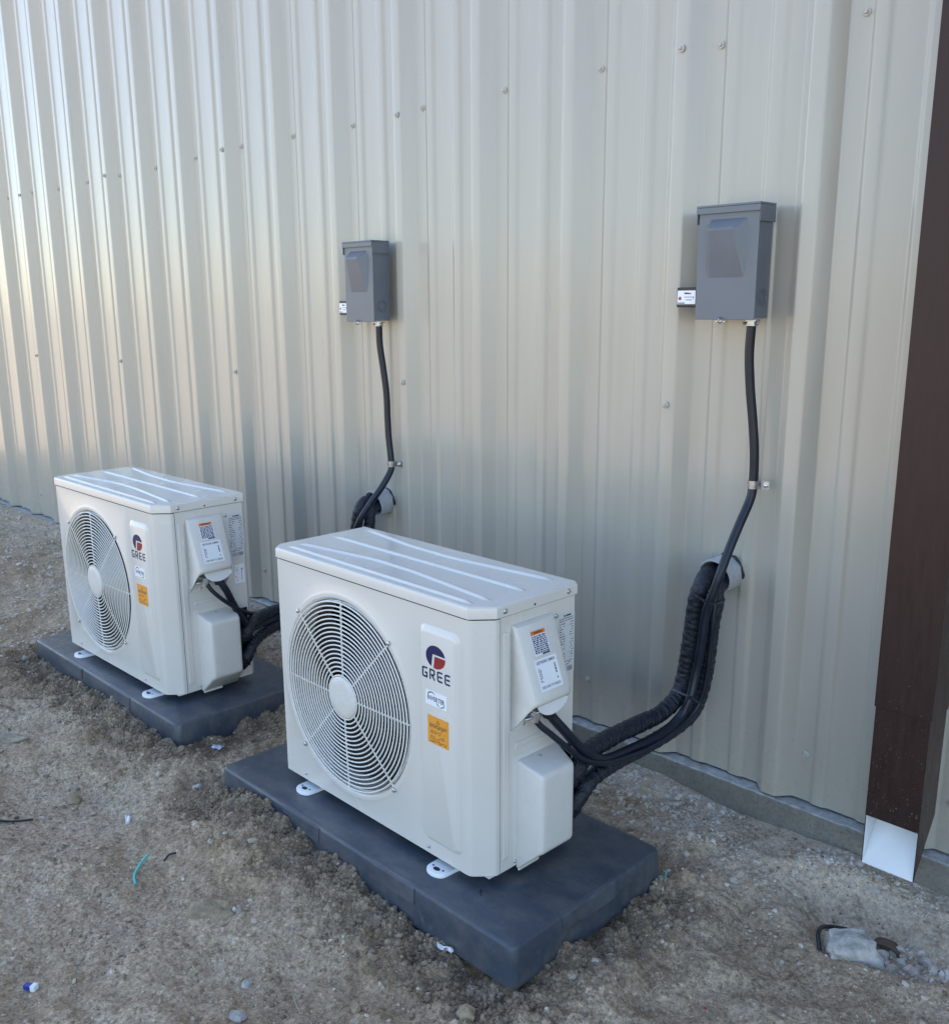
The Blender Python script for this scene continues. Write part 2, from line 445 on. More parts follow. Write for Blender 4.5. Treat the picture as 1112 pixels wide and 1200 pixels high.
def axis(segs):
    out = []
    for a, b, st in segs: out += list(np.arange(a, b - 1e-9, st))
    out.append(segs[-1][1]); return np.array(out)
gx = axis([(-900, -100, 100), (-100, -20, 10), (-20, -6, 1), (-6, -3.2, .04), (-3.2, -2.1, .012), (-2.1, .62, .0043), (.62, 1.4, .03), (1.4, 6, .3), (6, 30, 3), (30, 100, 10), (100, 900, 100)])
gy = axis([(-900, -100, 100), (-100, -20, 10), (-20, -5, 1), (-5, -2.0, .1), (-2.0, -1.5, .02), (-1.5, .0, .0043), (.0, .4, .1), (.4, 10, 2.4), (10, 110, 10), (110, 910, 100)])
XX, YY = np.meshgrid(gx, gy)
HH = ground_h(XX.ravel(), YY.ravel())
nx, ny = len(gx), len(gy)
idx = np.arange(nx * ny).reshape(ny, nx)
quads = np.stack([idx[:-1, :-1], idx[:-1, 1:], idx[1:, 1:], idx[1:, :-1]], -1).reshape(-1, 4)
def np_mesh(name, V, F, mat, flat=False):
    me = bpy.data.meshes.new(name); k = F.shape[1]
    me.vertices.add(len(V)); me.vertices.foreach_set('co', V.astype(np.float32).ravel())
    me.loops.add(F.size); me.loops.foreach_set('vertex_index', F.astype(np.int32).ravel())
    me.polygons.add(len(F)); me.polygons.foreach_set('loop_start', np.arange(0, F.size, k, dtype=np.int32))
    me.update(calc_edges=True); me.validate()
    me.polygons.foreach_set('use_smooth', np.full(len(me.polygons), not flat))
    me.materials.append(mat)
    o = bpy.data.objects.new(name, me); C.objects.link(o); return o
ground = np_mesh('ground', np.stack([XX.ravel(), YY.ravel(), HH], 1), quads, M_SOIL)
tag(ground, kind='structure')
_at = ground.data.attributes.new('dug', 'FLOAT', 'POINT')
_px, _py = XX.ravel(), YY.ravel()
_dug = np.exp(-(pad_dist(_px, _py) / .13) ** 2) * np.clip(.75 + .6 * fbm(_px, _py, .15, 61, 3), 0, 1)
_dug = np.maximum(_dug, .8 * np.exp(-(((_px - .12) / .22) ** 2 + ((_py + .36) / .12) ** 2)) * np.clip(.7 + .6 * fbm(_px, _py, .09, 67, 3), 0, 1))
_at.data.foreach_set('value', _dug.astype(np.float32))
def gz(x, y): return float(ground_h(np.array([float(x)]), np.array([float(y)]))[0])

# ------------------------------------------------------------------ building
P = .3048
H_WALL = 5.6
bld = empty('metal_building', (-4.5, 0, 0))
tag(bld, 'light stone ribbed metal building wall on a concrete footing', 'building')
BX = -4.5
def fillet(poly, r=.0042, n=4):
    out = [poly[0]]
    for i in range(1, len(poly) - 1):
        a, b, c = (Vector(q) for q in poly[i - 1:i + 2]); d0 = (a - b).normalized(); d1 = (c - b).normalized()
        t = min(r, (a - b).length * .45, (c - b).length * .45)
        p0, p1 = b + d0 * t, b + d1 * t
        for k in range(n + 1):
            s = k / n; out.append(tuple((1 - s) ** 2 * p0 + 2 * s * (1 - s) * b + s * s * p1))
    out.append(poly[-1]); return out
def rib_profile():
    pts = [(-.0700, -.0215)]                     # the left rib lies over the rib of the panel before
    for k in range(4):
        o = k * P; lap = .0007 if k == 3 else 0
        pts += [(o - .0595, -.032 + lap), (o - .0275, -.032 + lap)]
        if k == 3: pts.append((o - .012, -.0140 + lap)); break
        pts.append((o, 0))
        for m in (.0596, .1612): pts += [(o + m - .0195, 0), (o + m - .0115, -.0055), (o + m + .0115, -.0055), (o + m + .0195, 0)]
        pts.append((o + P - .087, 0))
    return fillet(pts)
prof = rib_profile()
me_v = []; nz_ = 24; z0, z1 = .093, H_WALL
for k in range(nz_ + 1):
    z = z0 + (z1 - z0) * k / nz_; me_v.append([(x, y, z) for x, y in prof])
pm = MB(); pm.loft(me_v, False, False, close=False)
panels = []
N0 = -28
for k in range(13):
    n = N0 + 3 * k                      # lap crest of rib n starts the panel
    if k == 0:
        pan = mesh_obj('siding_panel', pm, M_SIDING, bld, ang=60, fixn=False)
    else:
        pan = panels[0].copy(); C.objects.link(pan)
    pan.location = (n * P - BX, 0, 0); panels.append(pan)
sc_m = MB()
sc_m.lathe((0, 0, 0), (0, -1, 0), [(.0075, 0), (.0078, .0012), (.006, .0026), (.0045, .0028)], 14)
sc_m.lathe((0, 0, 0), (0, -1, 0), [(.0042, .0026), (.0042, .0066), (.003, .0078)], 6)
scr0 = None
M_SIDSCREW = simple('painted_screw', (.50, .48, .43), .38, var=.12, nscale=150)
for pan, k in zip(panels, range(13)):
    n = N0 + 3 * k
    if n < -17 or n > 2: continue
    rows = []
    for j in range(3):
        rows += [(j * P + .027, -.0008, z) for z in (.205, 1.682, 2.9)]
    rows += [(-.0435, -.0345, z) for z in (.938, 1.676, 2.9)]
    for x, y, z in rows:
        dx = rnd.uniform(-.004, .004); dz = rnd.uniform(-.006, .006)
        if scr0 is None:
            scr0 = mesh_obj('screw', sc_m, M_SIDSCREW, pan, ang=30); s = scr0
        else:
            s = bpy.data.objects.new('screw', scr0.data); C.objects.link(s); s.parent = pan
        s.location = (x + dx, y, z + dz); s.rotation_euler = (rnd.uniform(-.06, .06), rnd.uniform(0, 6), rnd.uniform(-.06, .06))
fm = MB(); fm.box(-8.60 - BX, 5.2 - BX, -.034, .28, -.5, .0885)
fnd = mesh_obj('foundation', fm, M_CONC, bld, bevel=.006)
# concrete edge is uneven: break the long top arris
bm = bmesh.new(); bm.from_mesh(fnd.data)
bmesh.ops.subdivide_edges(bm, edges=[e for e in bm.edges if abs((e.verts[0].co - e.verts[1].co).x) > 5], cuts=700)
for vv in bm.verts:
    if vv.co.y < 0 and vv.co.z > 0: vv.co.y += rnd.uniform(-.001, .002); vv.co.z += rnd.uniform(-.002, 0)
bm.to_mesh(fnd.data); fnd.data.update(); bm.free(); smooth(fnd.data, 50)
rm = MB(); rm.box(-8.60 - BX, 5.2 - BX, -.10, 9, H_WALL + .002, H_WALL + .12); mesh_obj('sun_block_roof', rm, M_BROWN, bld)  # unseen roof, added to block the sun
rm = MB(); rm.box(-8.60 - BX, 5.2 - BX, .06, .10, .09, H_WALL); mesh_obj('light_block_sheet', rm, M_DARKIN, bld)  # unseen dark sheet, added so no light leaks through the siding
for xx in (-8.60, 5.1):  # end walls out of view, put in to keep sunlight out
    rm = MB(); rm.box(xx - BX, xx + .1 - BX, .12, 9, .09, H_WALL); mesh_obj('sun_block_end_wall', rm, M_SIDING, bld)
rm = MB(); rm.box(-8.60 - BX, 5.2 - BX, 9.01, 9.1, .09, H_WALL); mesh_obj('sun_block_back_wall', rm, M_SIDING, bld)  # unseen rear wall, also added as a sun block

# ------------------------------------------------------------------ downspout
dsp = empty('downspout', (.261, -.08, .075))
tag(dsp, 'dark brown square metal downspout with mud splashes and a white lined outlet', 'downspout')
x0, x1, y0, y1 = -.051, .051, -.040, .040
def sp_box(mb, x0, x1, y0, y1, za, zb, t=.0012):
    mb.box(x0, x1, y0, y0 + t, za, zb)
# the body: lower length of spout, its front cut higher than its back
lo = MB()
t = .0014
zf, zb = .104, .113
lo.box(x0, x1, y0, y0 + t, zf, .335)                                              # front
for s in (-1, 1):                                                                   # flanks with a slanted lower edge
    xa, xb = (x0, x0 + t) if s < 0 else (x1 - t, x1)
    lo.add([(xa, y0 + t, 0), (xa, y1, zb), (xa, y1, .335), (xa, y0 + t, .335), (xb, y0 + t, 0), (xb, y1, zb), (xb, y1, .335), (xb, y0 + t, .335)],
           [(0, 1, 2, 3), (7, 6, 5, 4), (0, 4, 5, 1), (1, 5, 6, 2), (2, 6, 7, 3), (3, 7, 4, 0)])
lo.box(x0 + t, x1 - t, y1 - t, y1, zb, .335)
mesh_obj('lower_spout', lo, M_BROWN, dsp)
up = MB(); e = .0022
up.box(x0 - e, x1 + e, y0 - e, y0 - e + t, .334, 5.45)
up.box(x0 - e, x1 + e, y1 + e - t, y1 + e, .334, 5.45)
up.box(x0 - e, x0 - e + t, y0 - e + t, y1 + e - t, .334, 5.45); up.box(x1 + e - t, x1 + e, y0 - e + t, y1 + e - t, .334, 5.45)
mesh_obj('upper_spout', up, M_BROWN, dsp, bevel=.0008)
ln = MB()                                                                           # white inner faces: outlet plate and cheeks
ln.add([(x0 + t, y0 + .001, .0), (x1 - t, y0 + .001, .0), (x1 - t, y1 - t, zb), (x0 + t, y1 - t, zb),
        (x0 + t, y0 + .001, .0012), (x1 - t, y0 + .001, .0012), (x1 - t, y1 - t, zb + .0012), (x0 + t, y1 - t, zb + .0012)],
       [(3, 2, 1, 0), (4, 5, 6, 7), (0, 1, 5, 4), (1, 2, 6, 5), (2, 3, 7, 6), (3, 0, 4, 7)])
mesh_obj('outlet_plate', ln, M_SPOUTIN, dsp)
for s in (-1, 1):
    xa = x0 + t + .0002 if s < 0 else x1 - t - .0008
    ln = MB(); ln.hexa([(xa, y0 + .002, .004), (xa, y1 - .004, zb - .001), (xa, y1 - .004, .30), (xa, y0 + .002, .30)],
                       [(xa + .0006, y0 + .002, .004), (xa + .0006, y1 - .004, zb - .001), (xa + .0006, y1 - .004, .30), (xa + .0006, y0 + .002, .30)])
    mesh_obj('cheek_lining', ln, M_SPOUTIN, dsp)
st = MB(); st.box(x0 - .004, x1 + .004, y0 - .0035, y0 - .0024, 2.2, 2.23); st.box(x1 + .0024, x1 + .0035, y0 - .0024, y1 + .004, 2.2, 2.23)
mesh_obj('strap', st, M_BROWN, dsp)

# ------------------------------------------------------------------ outdoor unit
W, D, H = .662, .2606, .530
LIDZ = .5062
CXF, CZF = -.405, .2505
def side_matrix(origin): return Matrix(((0, 0, 1, origin[0]), (1, 0, 0, origin[1]), (0, 1, 0, origin[2]), (0, 0, 0, 1)))
def front_matrix(origin): return Matrix(((1, 0, 0, origin[0]), (0, 0, -1, origin[1]), (0, 1, 0, origin[2]), (0, 0, 0, 1)))
_k = 1 / math.hypot(1, .375)
def slant_matrix(ly, lz, off=.0):
    lx = .012 + (.483 - lz) * .375
    return Matrix(((0, -.375 * _k, _k, lx + off * _k), (1, 0, 0, ly), (0, _k, .375 * _k, lz + off * .375 * _k), (0, 0, 0, 1)))

FONT = None
def text_mesh(name, body, size, M, mat, parent, width=None, height=None, bold=.0):
    cu = bpy.data.curves.new(name, 'FONT'); cu.body = body; cu.size = 1.0; cu.align_x = 'CENTER'; cu.align_y = 'CENTER'; cu.resolution_u = 2
    cu.offset = bold or .022
    tmp = bpy.data.objects.new(name, cu); C.objects.link(tmp)
    dg = bpy.context.evaluated_depsgraph_get(); me = bpy.data.meshes.new_from_object(tmp.evaluated_get(dg))
    bpy.data.objects.remove(tmp); bpy.data.curves.remove(cu)
    co = np.empty(len(me.vertices) * 3); me.vertices.foreach_get('co', co); co = co.reshape(-1, 3)
    cx, cy = (co[:, 0].max() + co[:, 0].min()) / 2, (co[:, 1].max() + co[:, 1].min()) / 2
    sx = width / (co[:, 0].max() - co[:, 0].min()) if width else 1
    sy = height / (co[:, 1].max() - co[:, 1].min()) if height else sx
    if not width: sx = sy
    co[:, 0] = (co[:, 0] - cx) * sx; co[:, 1] = (co[:, 1] - cy) * sy
    me.vertices.foreach_set('co', co.ravel()); me.transform(M); me.name = name; me.update()
    me.materials.clear(); me.materials.append(mat)
    o = bpy.data.objects.new(name, me); C.objects.link(o); o.parent = parent; return o
def flat_print(name, polys, M, mat, parent):
    """polys: list of 2-D polygons; each lifted a hair above the last so none share a plane"""
    mb = MB()
    for i, pl in enumerate(polys):
        z = .00003 * (i % 3)
        mb.add([tuple(M @ Vector((a, b, z))) for a, b in pl], [tuple(range(len(pl)))])
    return mesh_obj(name, mb, mat, parent, fixn=False)
def sticker(name, w, h, M, mat, parent, r=.002, th=.0004):
    pts = []
    for cx, cy, a0 in ((w / 2 - r, h / 2 - r, 0), (-w / 2 + r, h / 2 - r, 90), (-w / 2 + r, -h / 2 + r, 180), (w / 2 - r, -h / 2 + r, 270)):
        for k in range(4):
            a = math.radians(a0 + k * 30); pts.append((cx + r * math.cos(a), cy + r * math.sin(a)))
    mb = MB(); mb.loft([[tuple(M @ Vector((a, b, 0))) for a, b in pts], [tuple(M @ Vector((a, b, th))) for a, b in pts]])
    return mesh_obj(name, mb, mat, parent)
def rect(cx, cy, w, h): return [(cx - w / 2, cy - h / 2), (cx + w / 2, cy - h / 2), (cx + w / 2, cy + h / 2), (cx - w / 2, cy + h / 2)]
def word_rows(x0, x1, y0, y1, rows, fill=.8, seed=1, hk=.55):
    r = random.Random(seed); out = []; dy = (y1 - y0) / rows
    for i in range(rows):
        y = y1 - dy * (i + .5); x = x0
        while x < x1 - .001:
            w = r.uniform(.08, .25) * (x1 - x0)
            w = min(w, x1 - x)
            if r.random() < fill: out.append(rect(x + w / 2, y, w * .92, dy * hk))
            x += w + .03 * (x1 - x0)
    return out

def frustum(mb, base, top):
    mb.hexa(base, top)

def build_unit():
    root = empty('outdoor_unit')
    # ---- front panel: round opening with a pressed ring, chamfered corners
    mb = MB(); xl, xr, zb_, zt_ = -.637, -.174, .002, LIDZ - .0012
    ths = set(2 * PI * k / 120 for k in range(120))
    for cx, cz in ((xl, zb_), (xl, zt_), (xr, zb_), (xr, zt_)): ths.add(math.atan2(cz - CZF, cx - CXF) % (2 * PI))
    ths = sorted(ths); loops = []
    for r, y in ((.2055, .016), (.2075, .003), (.2095, .0002), (.2125, -.0022), (.2185, -.0026), (.2225, -.0016), (.2265, 0)):
        loops.append([(CXF + r * math.cos(a), y, CZF + r * math.sin(a)) for a in ths])
    bl = []
    for a in ths:
        c, s = math.cos(a), math.sin(a); t = 9
        if c > 1e-9: t = min(t, (xr - CXF) / c)
        if c < -1e-9: t = min(t, (xl - CXF) / c)
        if s > 1e-9: t = min(t, (zt_ - CZF) / s)
        if s < -1e-9: t = min(t, (zb_ - CZF) / s)
        bl.append((CXF + c * t, 0, CZF + s * t))
    loops.append(bl)
    mb.loft(loops, False, False)
    right = fillet([(xr, 0), (-.033, 0), (0, .037), (0, .046)], .010, 5)
    mb.loft([[(x, y, z) for x, y in right] for z in (zb_, zt_)], False, False, close=False)
    left = fillet([(xl, 0), (-.640, 0), (-W, .022), (-W, .060)], .006, 5)
    mb.loft([[(x, y, z) for x, y in left] for z in (zb_, zt_)], False, False, close=False)
    # lower return lip
    lip = [(-W + .002, .06), (-W + .002, .022), (-.640, .002), (-.033, .002), (-.002, .037), (-.002, .046)]
    mb.loft([[(x, y, zb_ + .0005) for x, y in lip], [(x * .985 - .004, y + .012, zb_ + .0005) for x, y in lip]], False, False, close=False)
    fp = mesh_obj('front_panel', mb, M_CREAM, root, ang=30, fixn=True)
    # ---- raised panel with the lettering
    mb = MB()
    def rr(x0, x1, z0, z1, r, y, n=5):
        out = []
        for cx, cz, a0 in ((x1 - r, z1 - r, 0), (x0 + r, z1 - r, 90), (x0 + r, z0 + r, 180), (x1 - r, z0 + r, 270)):
            for k in range(n): a = math.radians(a0 + 90 * k / (n - 1)); out.append((cx + r * math.cos(a), y, cz + r * math.sin(a)))
        return out
    mb.loft([rr(-.1635, -.053, .032, .4735, .016, .0006), rr(-.1615, -.0545, .034, .4715, .015, -.0008), rr(-.158, -.061, .040, .462, .012, -.0048), rr(-.1565, -.063, .042, .4595, .011, -.0055)], False, True)
    mesh_obj('raised_panel', mb, M_CREAM, fp, ang=45)
    # ---- brand mark
    MF = front_matrix((0, -.0058, 0))
    lg = empty('brand_mark'); lg.parent = root
    cx, cz, Rx, Rz = -.1145, .4165, .0265, .0222
    arc = lambda a0, a1, n=20, k=1.: [(cx + Rx * k * math.cos(math.radians(a0 + (a1 - a0) * i / n)), cz + Rz * k * math.sin(math.radians(a0 + (a1 - a0) * i / n))) for i in range(n + 1)]
    blue = arc(8, 248, 30) + [(cx - .20 * Rx, cz + .30 * Rz), (cx + .30 * Rx, cz + .30 * Rz)]
    blue = arc(12, 243, 30) + [(cx - .30 * Rx, cz + .22 * Rz)]
    flat_print('emblem_blue', [blue], MF, M_BLUE, lg)
    red = [(cx - .10 * Rx, cz + .06 * Rz), (cx - .22 * Rx, cz - .90 * Rz)] + arc(258, 357, 14) + [(cx + .98 * Rx, cz + .06 * Rz)]
    flat_print('emblem_red', [red], MF, M_RED, lg)
    gx0, gx1, g0, g1 = -.1525, -.0755, .3705, .3915
    lw = (gx1 - gx0 - 3 * .0055) / 4; sw = .0036
    def place(pts, i): return [(gx0 + i * (lw + .0055) + u * lw, g0 + (g1 - g0) * w) for u, w in pts]
    h = sw / 2 / (g1 - g0); hh = sw / 2 / lw
    letters = {'G': [[(.98, 1 - h), (.32, 1 - h), (.12, .86), (hh, .65), (hh, .35), (.12, .14), (.32, h), (1 - hh, h), (1 - hh, .46), (.52, .46)]],
               'R': [[(hh, 0), (hh, 1 - h), (.7, 1 - h), (1 - hh, .86), (1 - hh, .60), (.72, .44), (.30, .44)], [(.46, .40), (.94, 0)]],
               'E': [[(.98, 1 - h), (.26, 1 - h), (hh, .82), (hh, .18), (.26, h), (.98, h)], [(.30, .5), (.94, .5)]]}
    for i, ch in enumerate('GREE'):
        polys = []
        for st_ in letters[ch]:
            vv, qq = strip(place(st_, i), sw)
            for qd in qq: polys.append([tuple(vv[j]) for j in qd])
        mb = MB()
        for j, pl in enumerate(polys): mb.add([tuple(MF @ Vector((a, b, .00004 * (j == len(polys) - 1)))) for a, b in pl], [tuple(range(4))])
        mesh_obj('letter', mb, M_BLUE, lg, fixn=False)
    # ---- inverter sticker
    s = sticker('inverter_sticker', .0585, .029, front_matrix((-.1145, -.0056, .3335)), M_PAPER, root)
    MI = front_matrix((-.1145, -.0061, .3335))
    text_mesh('print', 'INVERTER', .009, MI, M_NAVY, s, width=.047, height=.0092, bold=.0)
    def arcs(cx_, cy_, r, a0, a1, w, n=14):
        o = []
        for i in range(n):
            b0 = math.radians(a0 + (a1 - a0) * i / n); b1 = math.radians(a0 + (a1 - a0) * (i + 1) / n); k0 = w * math.sin(PI * i / n) + .0004; k1 = w * math.sin(PI * (i + 1) / n) + .0004
            o.append([(cx_ + (r - k0) * math.cos(b0), cy_ + (r - k0) * math.sin(b0)), (cx_ + r * math.cos(b0), cy_ + r * math.sin(b0)), (cx_ + r * math.cos(b1), cy_ + r * math.sin(b1)), (cx_ + (r - k1) * math.cos(b1), cy_ + (r - k1) * math.sin(b1))])
        return [[(a, b * .85) for a, b in q_] for q_ in o]
    flat_print('dark_arc', arcs(-.0125, .004, .0112, 25, 190, .0022), MI, M_PRINTB, s)
    flat_print('green_arc', arcs(.0125, -.004, .0112, 250, 360, .0022), MI, M_GREEN, s)
    flat_print('dark_arc', arcs(.0125, -.004, .0112, 185, 250, .0018), MI, M_PRINTB, s)
    # ---- orange caution sticker
    s = sticker('caution_sticker', .0575, .0555, front_matrix((-.110, -.0056, .271)), M_ORANGE, root, r=.0008)
    MO = front_matrix((-.110, -.0061, .271))
    tri = [(0, .0222), (.0042, .0155), (-.0042, .0155), (0, .0222)]; vv, qq = strip(tri, .0009)
    flat_print('print', [[tuple(vv[j]) for j in qd] for qd in qq] + word_rows(-.0235, .0235, .0045, .0125, 3, .9, 3, .5) + word_rows(-.021, .019, -.0185, .003, 6, .6, 5, .36) + word_rows(-.0235, .0225, -.0255, -.0195, 2, .9, 8, .45), MO, M_PRINTB, s)
    # ---- fan recess, blades, guard
    mb = MB(); n = 72; l = []
    for r, y in ((.2052, .0165), (.2045, .06), (.2045, .085)):
        l.append([(CXF + r * math.cos(2 * PI * i / n), y, CZF + r * math.sin(2 * PI * i / n)) for i in range(n)])
    mb.loft(l, False, False)
    sh = mesh_obj('fan_shroud', mb, M_SHROUD, root)
    mb = MB(); mb.box(-.635, -.19, .0852, .090, .02, .49)  # near-black sheet paints in the shade inside the cabinet
    bk = mesh_obj('interior_shade_sheet', mb, M_DARKIN, root)
    mb = MB()
    mb.lathe((CXF, .045, CZF), (0, 1, 0), [(.050, -.012), (.054, -.006), (.054, .03)], 24)
    for b in range(3):
        a0 = math.radians(100 + 120 * b); G = []
        nr, na = 7, 9
        for ir in range(nr):
            r = .050 + (.196 - .050) * ir / (nr - 1); sp_ = math.radians(62 + 14 * ir / (nr - 1)); sweep = math.radians(24) * (ir / (nr - 1)) ** 1.5
            for ia in range(na):
                f = ia / (na - 1); a = a0 + sweep + sp_ * f
                y = .028 + .042 * f + .006 * math.sin(PI * f)
                G.append((CXF + r * math.cos(a), y, CZF + r * math.sin(a)))
        o_ = len(mb.v)
        mb.v += G + [(x, y + .003, z) for x, y, z in G]
        for ir in range(nr - 1):
            for ia in range(na - 1):
                a_ = ir * na + ia; qd = (a_, a_ + 1, a_ + na + 1, a_ + na)
                mb.f.append(tuple(o_ + j for j in qd)); mb.f.append(tuple(o_ + nr * na + j for j in qd[::-1]))
    mesh_obj('fan', mb, M_BLADE, root, fixn=True)
    gd = empty('fan_guard'); gd.parent = root
    nr = 18
    for k in range(nr):
        r = .0475 + (.2035 - .0475) * k / (nr - 1)
        y = -.0035 - .0035 * (1 - (r / .21) ** 2)
        mb = MB(); mb.ring((CXF, y, CZF), 'y', r, .0017, 96 if r > .1 else 64, 8)
        mesh_obj('ring', mb, M_WIRE, gd, ang=80, fixn=False)
    mb = MB(); mb.ring((CXF, .0045, CZF), 'y', .2035, .0024, 96, 8); mesh_obj('ring', mb, M_WIRE, gd, ang=80, fixn=False)
    mb = MB(); mb.lathe((CXF, -.0055, CZF), (0, -1, 0), [(.0452, -.002), (.0452, .003), (.0435, .0045), (.03, .0052)], 48); mesh_obj('hub_cap', mb, M_PLASTIC, gd, ang=40)
    for k in range(8):
        a = math.radians(-2 + 45 * k + 3); c, s_ = math.cos(a), math.sin(a); r1 = .2185 if k % 2 else .2075
        mb = MB(); pts = [(CXF + c * r, -.0005 - .0035 * (1 - (r / .21) ** 2), CZF + s_ * r) for r in (.041, .09, .14, .2035, r1)]
        tube(mb, pts, .0021, step=None, m=8); mesh_obj('spoke', mb, M_WIRE, gd, ang=80)
    def screw_at(p_, d, r=.0042, par=root):
        mb = MB(); mb.lathe(p_, d, [(r * 1.25, -.0005), (r * 1.25, .0009), (r, .0011), (r, .0022), (r * .6, .0032)], 12)
        cr = MB()
        return mesh_obj('screw', mb, M_SCREW, par, ang=35)
    for k in range(4):
        a = math.radians(46 + 90 * k); screw_at((CXF + .2185 * math.cos(a), -.004, CZF + .2185 * math.sin(a)), (0, -1, 0))
    screw_at((-.565, -.0004, .017), (0, -1, 0), .0033); screw_at((-.148, -.0004, .016), (0, -1, 0), .0033)
    # ---- right side panel with pressed beads
    mb = MB(); mb.box(-.0012, 0, .0475, D - .012, .002, LIDZ)
    mb.hexa([(-.0012, D - .012, .002), (0, D - .012, .002), (-.0100, D, .002), (-.0112, D, .002)], [(-.0012, D - .012, LIDZ), (0, D - .012, LIDZ), (-.0100, D, LIDZ), (-.0112, D, LIDZ)])
    sp_ = mesh_obj('side_panel', mb, M_CREAM, root)
    def bead(y0, y1, z0, z1, h=.0022, c=.0035, par=sp_, name='pressed_bead'):
        mb = MB(); mb.hexa([(.0003, y0, z0), (.0003, y1, z0), (.0003, y1, z1), (.0003, y0, z1)], [(h, y0 + c, z0 + c), (h, y1 - c, z0 + c), (h, y1 - c, z1 - c), (h, y0 + c, z1 - c)])
        return mesh_obj(name, mb, M_CREAM, par, bevel=.0008)
    bead(.052, .071, .026, .476)
    bead(.084, .204, .243, .257)
    bead(.0775, .205, -.0 + .004, .230, .0014, .004)
    # other faces
    mb = MB(); mb.box(-W, -W + .0012, .0605, D, .002, LIDZ); mesh_obj('left_panel', mb, M_CREAM, root)
    mb = MB(); mb.box(-W + .002, -.012, D - .004, D - .002, .002, LIDZ); mesh_obj('coil', mb, M_DARKIN, root)
    mb = MB()
    for k in range(16): mb.box(-W + .02 + k * .04, -W + .0225 + k * .04, D - .0015, D + .001, .01, .50)
    mb.box(-W + .005, -.014, D - .0015, D + .0005, .16, .1625); mb.box(-W + .005, -.014, D - .0015, D + .0005, .33, .3325)
    o = mesh_obj('coil_grille', mb, M_WIRE, root); o['kind'] = 'stuff'
    mb = MB(); mb.box(-W + .004, -.004, .022, D - .006, .0, .0016); mesh_obj('base_pan', mb, M_CREAM, root)
    # ---- lid
    def outline(o, z):
        pts = [(-W - o, D + o), (-W - o, .022 - o * .4), (-.640 - o * .4, -o), (-.033 + o * .4, -o), (o, .037 - o * .4), (o, D + o - .010), (o - .010, D + o)]
        return [(x, y, z) for x, y in pts]
    mb = MB(); mb.loft([outline(.0018, LIDZ + .0014), outline(.0024, LIDZ + .0018), outline(.0024, H - .0050), outline(.0018, H - .0028), outline(.0004, H - .0011), outline(-.0016, H - .0003), outline(-.0045, H)], True, True)
    lid = mesh_obj('lid', mb, M_CREAM, root, ang=32)
    mb = MB(); mb.loft([outline(-.0030, LIDZ - .004), outline(-.0030, LIDZ + .0013)]); mesh_obj('lid_gap_shade', mb, M_DARKIN, root)  # dark strip set in the gap to paint the shade under the lid
    def lid_rib(pts, wd=.0145, h=.0034):
        mb = MB(); P_ = []
        fl_ = fillet([(p_[0], p_[1]) for p_ in pts], .035, 5)
        for a_, b_ in zip(fl_[:-1], fl_[1:]):
            m_ = max(1, int((Vector(b_) - Vector(a_)).length / .02))
            P_ += [Vector((a_[0] + (b_[0] - a_[0]) * k / m_, a_[1] + (b_[1] - a_[1]) * k / m_, 0)) for k in range(m_)]
        P_.append(Vector((fl_[-1][0], fl_[-1][1], 0))); n = len(P_); loops = []
        vv, _ = strip([(q.x, q.y) for q in P_], 1.0)
        for i in range(n):
            c = Vector((P_[i].x, P_[i].y)); nrm = (Vector(vv[2 * i]) - c).normalized()
            e_ = min(i, n - 1 - i); k = 0 if e_ == 0 else 1; w_ = wd * (1.0 if e_ else .8)
            row = []
            for f, hz in ((-.5, -.0003), (-.44, .0006), (-.22, .0034), (-.12, .0040), (.12, .0040), (.22, .0034), (.44, .0006), (.5, -.0003)):
                q_ = c + nrm * (f * w_); row.append((q_.x, q_.y, H + (hz if k else -.0003)))
            loops.append(row)
        mb.loft(loops, False, False, close=False)
        mesh_obj('lid_rib', mb, M_CREAM, lid, ang=60)
    lid_rib([(-.628, .024, 0), (-.33, .022, 0), (-.040, .019, 0)], .011)
    lid_rib([(-.630, .055, 0), (-.395, .086, 0), (-.27, .082, 0), (-.032, .054, 0)])
    lid_rib([(-.632, .149, 0), (-.33, .146, 0), (-.030, .142, 0)])
    lid_rib([(-.631, .243, 0), (-.43, .213, 0), (-.29, .207, 0), (-.040, .231, 0)])
    screw_at((.0024, .056, .518), (1, 0, 0)); screw_at((.0024, .227, .518), (1, 0, 0))
    mb = MB(); mb.lathe((.0023, .134, .5135), (1, 0, 0), [(.0024, 0), (.0024, .0004)], 12); mesh_obj('vent_hole', mb, M_BLACK, root)
    screw_at((.0, .081, .476), (1, 0, 0), .0038); screw_at((0, .195, .476), (1, 0, 0), .0038); screw_at((.0005, .106, .289), (1, 0, 0), .0038); screw_at((.0005, .086, .012), (1, 0, 0), .0033); screw_at((0, .235, .012), (1, 0, 0), .0033)
    # ---- electrical cover: wedge, deeper towards the bottom, open underneath
    ec = MB()
    def loop(ly0, ly1, lz, lx, r=.010):
        o = [(0.0002, ly0, lz), (max(lx - r, .0015), ly0 + .001, lz), (max(lx - r * .3, .0025), ly0 + .001 + r * .3, lz), (lx, ly0 + .001 + r, lz), (lx, ly1 - .001 - r, lz), (max(lx - r * .3, .0025), ly1 - .001 - r * .3, lz), (max(lx - r, .0015), ly1 - .001, lz), (.0002, ly1, lz)]
        return o
    loops = [loop(.0735, .180, .4865, .004, .003), loop(.0735, .180, .483, .012, .006)]
    for f in (.25, .5, .75, .95): loops.append(loop(.0735, .180, .483 - f * .130, .012 + f * .130 * .375, .006 + .008 * f))
    def rim(l, zt): return [(x, y, .282 + (zt - .282) * min(1, x / .054)) for x, y, z in l]
